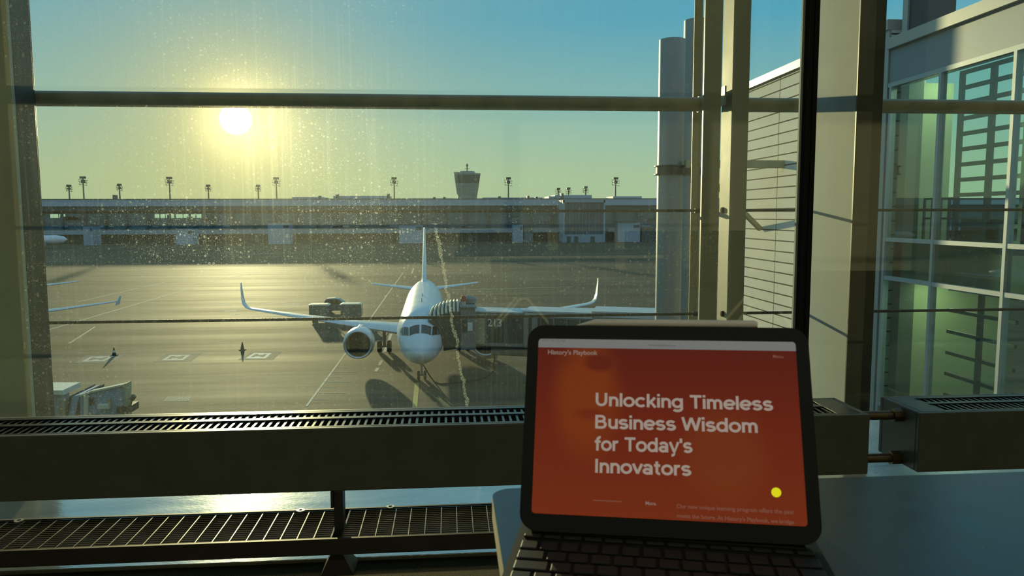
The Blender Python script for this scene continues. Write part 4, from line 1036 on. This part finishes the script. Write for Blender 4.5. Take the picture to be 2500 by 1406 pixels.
for px, y0 in ((823, 473), (948, 473), (1373, 472), (278, 476), (1060, 481), (1085, 481), (1220, 479), (1290, 478), (1310, 480), (780, 478)):
    pb(MB(), px - 3, px + 3, y0, 484, YT + 7, 3, zr_ + .36).build('rooftop_vent', 'term_dark', tm)
for k in range(36):
    px = 110 + k * 43
    if 1350 < px < 1490: continue
    pb(MB(), px, px + 26 + (k * 7) % 15, 541 + (k * 5) % 7, 547 + (k * 5) % 7, YT + .7, .4).build('window_strip', 'term_glass', tm)
for k in range(30):
    px = 100 + k * 52
    if 1360 < px < 1480: continue
    q = atY(px, 560, YT - 1)
    MB().box(q.x - .5, q.x + .5, YT - 1, YT, 0, zr2 - 2).build('facade_pier', 'term_dark', tm)

rp = random.Random(3)
for k in range(58):
    px = rp.uniform(96, 1600)
    if 1345 < px < 1500: continue
    if k % 3 == 0: pb(MB(), px, px + rp.uniform(8, 34), 549 + rp.uniform(0, 3), 553 + rp.uniform(0, 3), YT + .5, .5).build('facade_panel', rp.choice(('interior_pale', 'term_white', 'tower')), tm)
    elif k % 3 == 1: pb(MB(), px, px + rp.uniform(5, 14), 572 + rp.uniform(0, 4), 586, YT - .6, .5, 0).build('loading_door', rp.choice(('term_roof', 'term_wall', 'tower')), tm)
    else: pb(MB(), px, px + rp.uniform(14, 40), 524 + rp.uniform(0, 14), 526 + rp.uniform(2, 14), YT + .4, .6).build('facade_panel', rp.choice(('term_dark', 'term_glass', 'term_wall')), tm)
gb = thing('glass_hall', 'blue glazed hall with pale frame projecting from the far terminal', 'building', (atY(1425, 580, YT - 14).x, YT - 14, 0))
yh = YT - 27
pb(MB(), 1377, 1475, 493, 586, yh + .8, 13, 0).build('glass_front', 'term_glass', gb)
fr = MB(); pb(fr, 1374, 1379, 488, 586, yh, 14, 0); pb(fr, 1473, 1478, 488, 586, yh, 14, 0); pb(fr, 1374, 1478, 488, 494, yh, 14)
fr.build('frame', 'term_white', gb)
pb(MB(), 1379, 1473, 572, 586, yh + .2, 1, 0).build('plinth', 'term_white', gb)
for px in (1389, 1407, 1447):
    pb(MB(), px - 5, px + 5, 577, 586, yh, .5, 0).build('doorway', 'term_dark', gb)
ml = MB()
for k in range(1, 12): pb(ml, 1379 + k * 8 - .3, 1379 + k * 8 + .3, 494, 572, yh + .5, .3)
ml.build('mullions', 'term_dark', gb)

def kiosk(x0, x1, y0, label, m='kiosk_blue'):
    Y = 362.0
    t = thing('pier_block', label, 'building', (atY((x0 + x1) / 2, 585, Y).x, Y, 0), 'pale blocks before the far terminal')
    pb(MB(), x0, x1, y0, 588, Y, 8, 0).build('block', m, t)
    pb(MB(), x0 - 1, x1 + 1, y0 - 2, y0 + 2, Y - .5, 9).build('parapet', 'term_dark', t)
    pb(MB(), x1 - (x1 - x0) * .28, x1 - 2, y0 + 8, y0 + 15, Y - .2, .3).build('window', 'term_dark', t)
    return t
kiosk(1253, 1277, 545, 'pale block standing left of the blue glazed hall')
kiosk(1280, 1301, 552, 'lower dull block touching the pale block left of the glazed hall', 'term_wall')
kiosk(1508, 1563, 541, 'pale blue block standing right of the blue glazed hall')
kiosk(1567, 1600, 556, 'dark low block beside the ducts, right of the pale blue block', 'term_dark')
kiosk(204, 226, 549, 'pale narrow block before the terminal near the left post')
kiosk(655, 706, 541, 'dull blue block before the terminal right of the sun glow', 'term_roof')
kiosk(975, 1032, 546, 'grey block before the terminal just left of the tail fin', 'term_roof')
kiosk(430, 470, 555, 'dull blue block before the terminal left of the sun glow', 'term_roof')

# control tower
YC = 432.0
tx0 = atY(1142, 480, YC).x
ct = thing('control_tower', 'control tower flaring upward above the far terminal roof', 'tower', (tx0, YC + 9, 0))
pz = lambda py: atY(1142, py, YC).z
wpx = lambda n: n / F * YC
def oct_(hw, z, dy=1.0): return [Vector((tx0 + hw * a, YC + 9 + hw * b * dy, z)) for a, b in ((-.62, -1), (.62, -1), (1, -.55), (1, .55), (.62, 1), (-.62, 1), (-1, .55), (-1, -.55))]
MB().loft([oct_(wpx(23.5), 0), oct_(wpx(23.5), pz(478)), oct_(wpx(29), pz(446))]).build('shaft', 'tower', ct)
MB().loft([oct_(wpx(28.6), pz(446)), oct_(wpx(31.5), pz(426))]).build('cab_glazing', 'tower_glass', ct)
MB().loft([oct_(wpx(32), pz(426)), oct_(wpx(32.5), pz(422)), oct_(wpx(20), pz(421)), oct_(wpx(17), pz(416))]).build('roof', 'tower', ct)
MB().tube([(tx0, YC + 9, pz(417)), (tx0, YC + 9, pz(400))], .35, 8).box(tx0 - 1.4, tx0 + 1.4, YC + 8.7, YC + 9.3, pz(410.5), pz(409.5)).lathe([(.3, 0), (.7, .6), (.3, 1.6), (.05, 2)], (tx0, YC + 9, pz(404.5)), 'Z', 10).build('antenna_mast', 'mast', ct)
l0, l1 = atY(1116.5, 474, YC), atY(1109, 421, YC)
MB().bar(l0, l1, .5, .5).bar(l0 + Vector((1.2, 0, 0)), l1 + Vector((1.2, 0, 0)), .3, .3).bar(l1, l1 + Vector((2.8, 0, 0)), .6, .6).build('stair_mast', 'tower', ct)

# floodlight masts
def light_mast(px, py_top, Y, label, big):
    a = atY(px, py_top, Y); t = thing('floodlight_mast', label, 'light mast', (a.x, Y, 0), 'floodlight masts along the far terminal')
    s = Y / 420.0
    MB().tube([(a.x, Y, 0), (a.x, Y, a.z)], [.55 * s, .30 * s], 10).build('pole', 'mast', t, smooth=True)
    h = MB()
    k_ = 1.0 if big else .75
    h.box(a.x - 1.4 * k_ * s, a.x + 1.4 * k_ * s, Y - .6, Y + .6, a.z - .9 * s, a.z + .3 * s)
    h.box(a.x - .9 * k_ * s, a.x + 1.0 * k_ * s, Y - .6, Y + .6, a.z - 3.2 * k_ * s, a.z - 1.5 * s)
    h.build('lamp_head', 'mast', t)
    g = MB()
    for i in range(3):
        zz = a.z - (1.6 + i * 1.3) * k_ * s
        g.bar((a.x - 2.3 * k_ * s, Y, zz + .5), (a.x + 2.3 * k_ * s, Y, zz - .3), .18 * s, .18 * s)
    for i in (-1, 1): g.bar((a.x + i * 2.1 * k_ * s, Y, a.z - 1.4 * k_ * s), (a.x + i * 1.4 * k_ * s, Y, a.z - 4.6 * k_ * s), .15 * s, .15 * s)
    g.build('lamp_bracket', 'mast', t)
    return t
for px, py, Y, lab, big in (
    (168, 452, 470, 'shorter floodlight mast nearest the left post, first from the left', False),
    (202, 432, 440, 'tall floodlight mast second from the left, right beside a shorter one', True),
    (291, 450, 470, 'short floodlight mast third from the left beside a roof vent', False),
    (413, 433, 440, 'tall floodlight mast left of the sun, between two shorter masts', True),
    (508, 452, 470, 'short floodlight mast just left of the point below the sun', False),
    (630, 452, 470, 'short floodlight mast just left of a tall one, right of the sun', False),
    (674, 434, 440, 'tall floodlight mast right of the sun beside a shorter one', True),
    (962, 434, 440, 'tall floodlight mast left of the control tower', True),
    (1241, 434, 440, 'tall floodlight mast right of the control tower', True),
    (1363, 460, 480, 'small mast at the left end of the rooftop block', False),
    (1388, 459, 480, 'small mast near the middle of the rooftop block', False),
    (1430, 456, 460, 'small mast at the right end of the rooftop block', False),
    (1503, 434, 440, 'tall floodlight mast nearest the steel ducts', True)):
    light_mast(px, py, Y, lab, big)
# a small parked airliner far off at the left
q = atZ(112, 592, 0); q = Vector((q.x, min(q.y, 340.0), 0)); q = atY(112, 580, 330)
fa = thing('distant_airliner', 'tiny white airliner parked at the far terminal beside the left post', 'airplane', (q.x, 330, 0))
MB().loft([[Vector((q.x - 4 + x_, 330 + r_ * cos(2 * pi * k / 14), 3.6 + r_ * sin(2 * pi * k / 14))) for k in range(14)] for x_, r_ in ((-18, .3), (-14, 1.7), (8, 1.9), (11, 1.4), (12.5, .2))]).build('fuselage', 'white_paint', fa, smooth=True)
MB().hexa([(q.x - 5, 329, 2.6), (q.x, 329, 2.6), (q.x + 4, 312, 4.0), (q.x + 2.4, 312, 4.0)], [(q.x - 5, 329, 3.0), (q.x, 329, 3.0), (q.x + 4, 312, 4.2), (q.x + 2.4, 312, 4.2)]).build('wing', 'wing_grey', fa)
MB().lathe([(.9, 0), (1.1, .5), (.9, 2.6)], (q.x + 1, 322, 2.0), 'X', 14, True).build('engine', 'nacelle', fa, smooth=True)
gmb = MB()
for a, b in ((8, 0), (-4, 2.4), (-4, -2.4)): gmb.box(q.x - 4 + a - .3, q.x - 4 + a + .3, 330 + b - .3, 330 + b + .3, 0, 2.4)
gmb.build('landing_gear', 'gear', fa)

# ================================================================== RIGHT WING: DUCTS, CLAD WALL, GLAZED FACADE
def duct(px0, px1, pytop, Y, label):
    a, b = atY(px0, 400, Y), atY(px1, 400, Y); r = (b.x - a.x) / 2; cx_ = (a.x + b.x) / 2
    zt = atY((px0 + px1) / 2, pytop, Y - r).z
    t = thing('exhaust_duct', label, 'duct', (cx_, Y, 0), 'steel exhaust ducts')
    MB().lathe([(r, 0), (r, zt), (r - .03, zt), (r - .03, zt - 3)], (cx_, Y, 0), 'Z', 48).build('pipe', 'duct', t, smooth=True)
    zs0, zs1 = atY((px0 + px1) / 2, 424, Y - r).z, atY((px0 + px1) / 2, 404, Y - r).z
    MB().lathe([(r, zs0), (r + .05, zs0), (r + .05, zs1), (r, zs1)], (cx_, Y, 0), 'Z', 40).build('strap', 'strap', t, smooth=True)
    fl = MB()
    for z_ in (zs0, zs1): fl.lathe([(r, z_ - .02), (r + .11, z_ - .02), (r + .11, z_ + .02), (r, z_ + .02)], (cx_, Y, 0), 'Z', 40)
    fl.build('strap_flange', 'strap', t)
    return cx_, r, (zs0 + zs1) / 2
d1 = duct(1606, 1667, 90, 26.0, 'wide steel exhaust duct with a strap, left of the other duct')
d2 = duct(1665, 1726, 42, 27.6, 'taller steel exhaust duct partly behind the middle window post')
XB = 11.5
yE = 31.0
yc_ = atX(2163, 400, XB).y
ztp = atX(1905, 178, XB).z; ztg = atX(2250, 66, XB).z
cw = thing('clad_wing', 'pale horizontally clad building wing right of the middle post', 'building', (XB + 4, (yE + yc_) / 2, 0))
MB().box(XB, XB + 1.0, yc_, yE, 0, ztp - .12).build('cladding', 'panel_wall', cw)
MB().box(XB - .12, XB + 1.1, yc_ - .01, yE + .1, ztp - .12, ztp + .14).build('coping', 'coping', cw)
MB().box(XB - .06, XB - .001, yc_, yc_ + .28, 0, ztp - .12).build('corner_trim', 'coping', cw)
# tie beams from wall to ducts
q = atX(1912, 401, XB); zb = q.z
tag(MB().box(d1[0] + d1[1] - .05, XB - .001, q.y - .12, q.y + .12, zb - .13, zb + .13).build('tie_beam', 'bridge_cream', bevel=.01), 'horizontal steel tie beam between the ducts and the clad wall', 'beam')
q = atX(1858, 566, XB)
tag(MB().bar((XB - .03, q.y, q.z + .1), (d2[0] + .3, q.y - .6, q.z + 1.9), .16, .16).build('diagonal_strut', 'bridge_cream', bevel=.01), 'short diagonal strut braced against the clad wall', 'beam')

# glazed facade of the near part
gf = thing('glazed_wing', 'green glazed building wing at the right edge with blue grey fascia', 'building', (XB + 4, 14, 0))
YN = 7.0
zfa1 = ztg - .28; zfa0 = atX(2250, 180, XB).z
MB().box(XB - .02, XB + .25, YN, yc_ - .02, zfa0, zfa1).build('fascia', 'fascia', gf)
MB().box(XB - .14, XB + 1.0, YN, yc_ - .02, zfa1, ztg).build('roof_edge', 'coping', gf)
MB().box(XB - .05, XB + .22, YN, yc_ - .02, zfa0 - .12, zfa0 - .01).build('window_head', 'facade_frame', gf)
MB().box(XB + .25, XB + 1.0, YN, yc_ - .02, zfa0 + .3, zfa1).build('roof_slab', 'slab', gf)
zh1, zh2 = atX(2285, 591, XB).z, atX(2285, 695, XB).z
vy = [atX(2290, 400, XB).y, atX(2470, 400, XB).y]
sp_y = vy[0] - vy[1]
ver = [yc_ - .15] + [vy[0] - k * sp_y for k in range(4)]
fm = MB()
for y in ver: fm.box(XB - .06, XB + .10, y - .045, y + .045, 0, zfa0 - .12)
for z in (zh1, zh2, zh2 - 3.4, zh2 - 4.4, zh2 - 8): fm.box(XB - .05, XB + .09, YN, yc_ - .1, z - .05, z + .05)
fm.build('frame_grid', 'facade_frame', gf)
for a, b in zip(ver, ver[1:] + [YN]):
    MB().box(XB + .01, XB + .03, b + .05, a - .05, .1, zfa0 - .13).build('glass_pane', 'green_glass', gf)
for z0_, z1_ in ((zh2, zh1), (zh2 - 4.4, zh2 - 3.5), (zh2 - 8.8, zh2 - 8)): MB().box(XB + .3, XB + 6, YN, yc_ - .02, z0_, z1_).build('floor_slab', 'slab', gf)
# inner louvred windows behind the second and third bays
for a, b in ((ver[1] - .1, ver[2] + .08),):
    lv = MB(); zt_, zb_ = zfa0 - .15, zh1 + .05; ym_ = (a + b) / 2
    lv.box(XB + .35, XB + .43, a - .12, a, zb_, zt_).box(XB + .35, XB + .43, b, b + .10, zb_, zt_).box(XB + .35, XB + .43, ym_ - .07, ym_ + .07, zb_, zt_)
    n = 11
    for k in range(n + 1):
        z = zb_ + (zt_ - zb_) * k / n
        lv.box(XB + .355, XB + .425, b, a, z - .045, z + .045)
    lv.build('louvre_frame', 'inner_frame', gf)
    lv = MB(); zt_, zb_ = zh2 - .1, zh2 - 4.2
    lv.box(XB + .35, XB + .43, ym_ - .06, ym_ + .06, zb_, zt_)
    for k in range(9):
        z = zb_ + (zt_ - zb_) * k / 8
        lv.box(XB + .355, XB + .425, b, a, z - .04, z + .04)
    lv.build('lower_louvre_frame', 'inner_frame', gf)
    MB().box(XB + .5, XB + 1.1, b + .2, a - .1, zh1, zh1 + .55).build('counter', 'slab', gf)
# first bay interior: pale end wall, column, railing
MB().box(XB + .7, XB + 1.7, yc_ - .12, yc_ - .04, zh1, zfa0).build('end_wall', 'interior_pale', gf)
MB().box(XB + .7, XB + 3.4, yc_ - .14, yc_ - .06, .1, zh2 - .1).build('lower_end_wall', 'interior_pale', gf)
MB().box(XB + .3, XB + .7, yc_ - .4, yc_ - .04, 0, zfa0).build('column', 'slab', gf)
rl = MB(); ry = ver[1] + .35
for z_ in (1.05, .55): rl.bar((XB + .8, yc_ - .5, zh1 + z_), (XB + .8, ry, zh1 + z_), .05, .05); rl.bar((XB + .8, yc_ - .5, zh1 + z_), (XB + 3, yc_ - .5, zh1 + z_), .05, .05)
for k in range(5): yy = yc_ - .5 - (yc_ - .5 - ry) * k / 4; rl.bar((XB + .8, yy, zh1), (XB + .8, yy, zh1 + 1.05), .05, .05)
rl.build('railing', 'inner_frame', gf)
for k in range(6): MB().box(XB + 2.0, XB + 2.05, 8.0 + k * 1.5, 8.9 + k * 1.5, zh2 - 2.6 + .25 * (k % 3), zh2 - 2.55 + .25 * (k % 3)).build('ceiling_lamp', 'glow_pane', gf)
for zz_, nm_ in ((zfa0 + .25, 'upper'), (zh2 - .06, 'lower')):
    ld = bpy.data.lights.new('fill_lamp', 'AREA'); ld.shape = 'RECTANGLE'; ld.size = .9; ld.size_y = 1.6; ld.energy = 45 if nm_ == 'upper' else 30; ld.color = (.95, 1.0, .62)  # unseen area lamps added to brighten the end wall of the first bay
    lo_ = bpy.data.objects.new('fill_lamp', ld); COL.objects.link(lo_); lo_.location = (XB + .72 + .5, yc_ - 1.3, zz_)
# roof stack
a, b = atX(2183, 95, XB + 1.6), atX(2233, 95, XB + 1.6)
st_ = thing('roof_stack', 'dark square stack rising from the roof at the upper right', 'chimney', (XB + 2, (a.y + b.y) / 2, ztg))
MB().box(XB + .1, XB + .95, 18.2, 18.95, ztg + .001, ztg + 6).build('shaft', 'stack', st_, bevel=.01)
MB().box(XB + .05, XB + .099, 18.75, 18.97, ztg + .001, ztg + 6).build('lit_edge', 'coping', st_)  # pale strip stands in for sunlight on the stack's left edge

# ================================================================== LOUNGE FURNITURE (seen only as faint reflections)
def seat_row(x0, n, y, label):
    t = thing('seat_row', label, 'bench', (x0, y, ZF), 'seat rows behind the camera')
    MB().tube([(x0 - .2, y, ZF + .42), (x0 + n * .62 + .2, y, ZF + .42)], .03, 12).build('beam', 'chrome', t, smooth=True)
    for k in range(n):
        xx = x0 + k * .62
        MB().box(xx + .03, xx + .55, y - .28, y + .25, ZF + .45, ZF + .49).build('seat', 'seat', t, bevel=.015)
        MB().hexa([(xx + .03, y - .26, ZF + .49), (xx + .55, y - .26, ZF + .49), (xx + .55, y - .30, ZF + .49), (xx + .03, y - .30, ZF + .49)], [(xx + .03, y - .36, ZF + .95), (xx + .55, y - .36, ZF + .95), (xx + .55, y - .40, ZF + .95), (xx + .03, y - .40, ZF + .95)]).build('backrest', 'seat', t, bevel=.01)
    for ap in (x0 + .28, x0 + n * .62 - .12):
        for yy in (y + .19, y - .05):
            MB().tube([(ap - .36, yy, ZF + .015), (ap - .03, yy, ZF + .40), (ap + .03, yy, ZF + .40), (ap + .36, yy, ZF + .015)], .014, 12).build('leg', 'seat_leg', t, smooth=True)
    return t
seat_row(.34, 4, -.40, 'row of black seats on chrome legs behind the viewer')
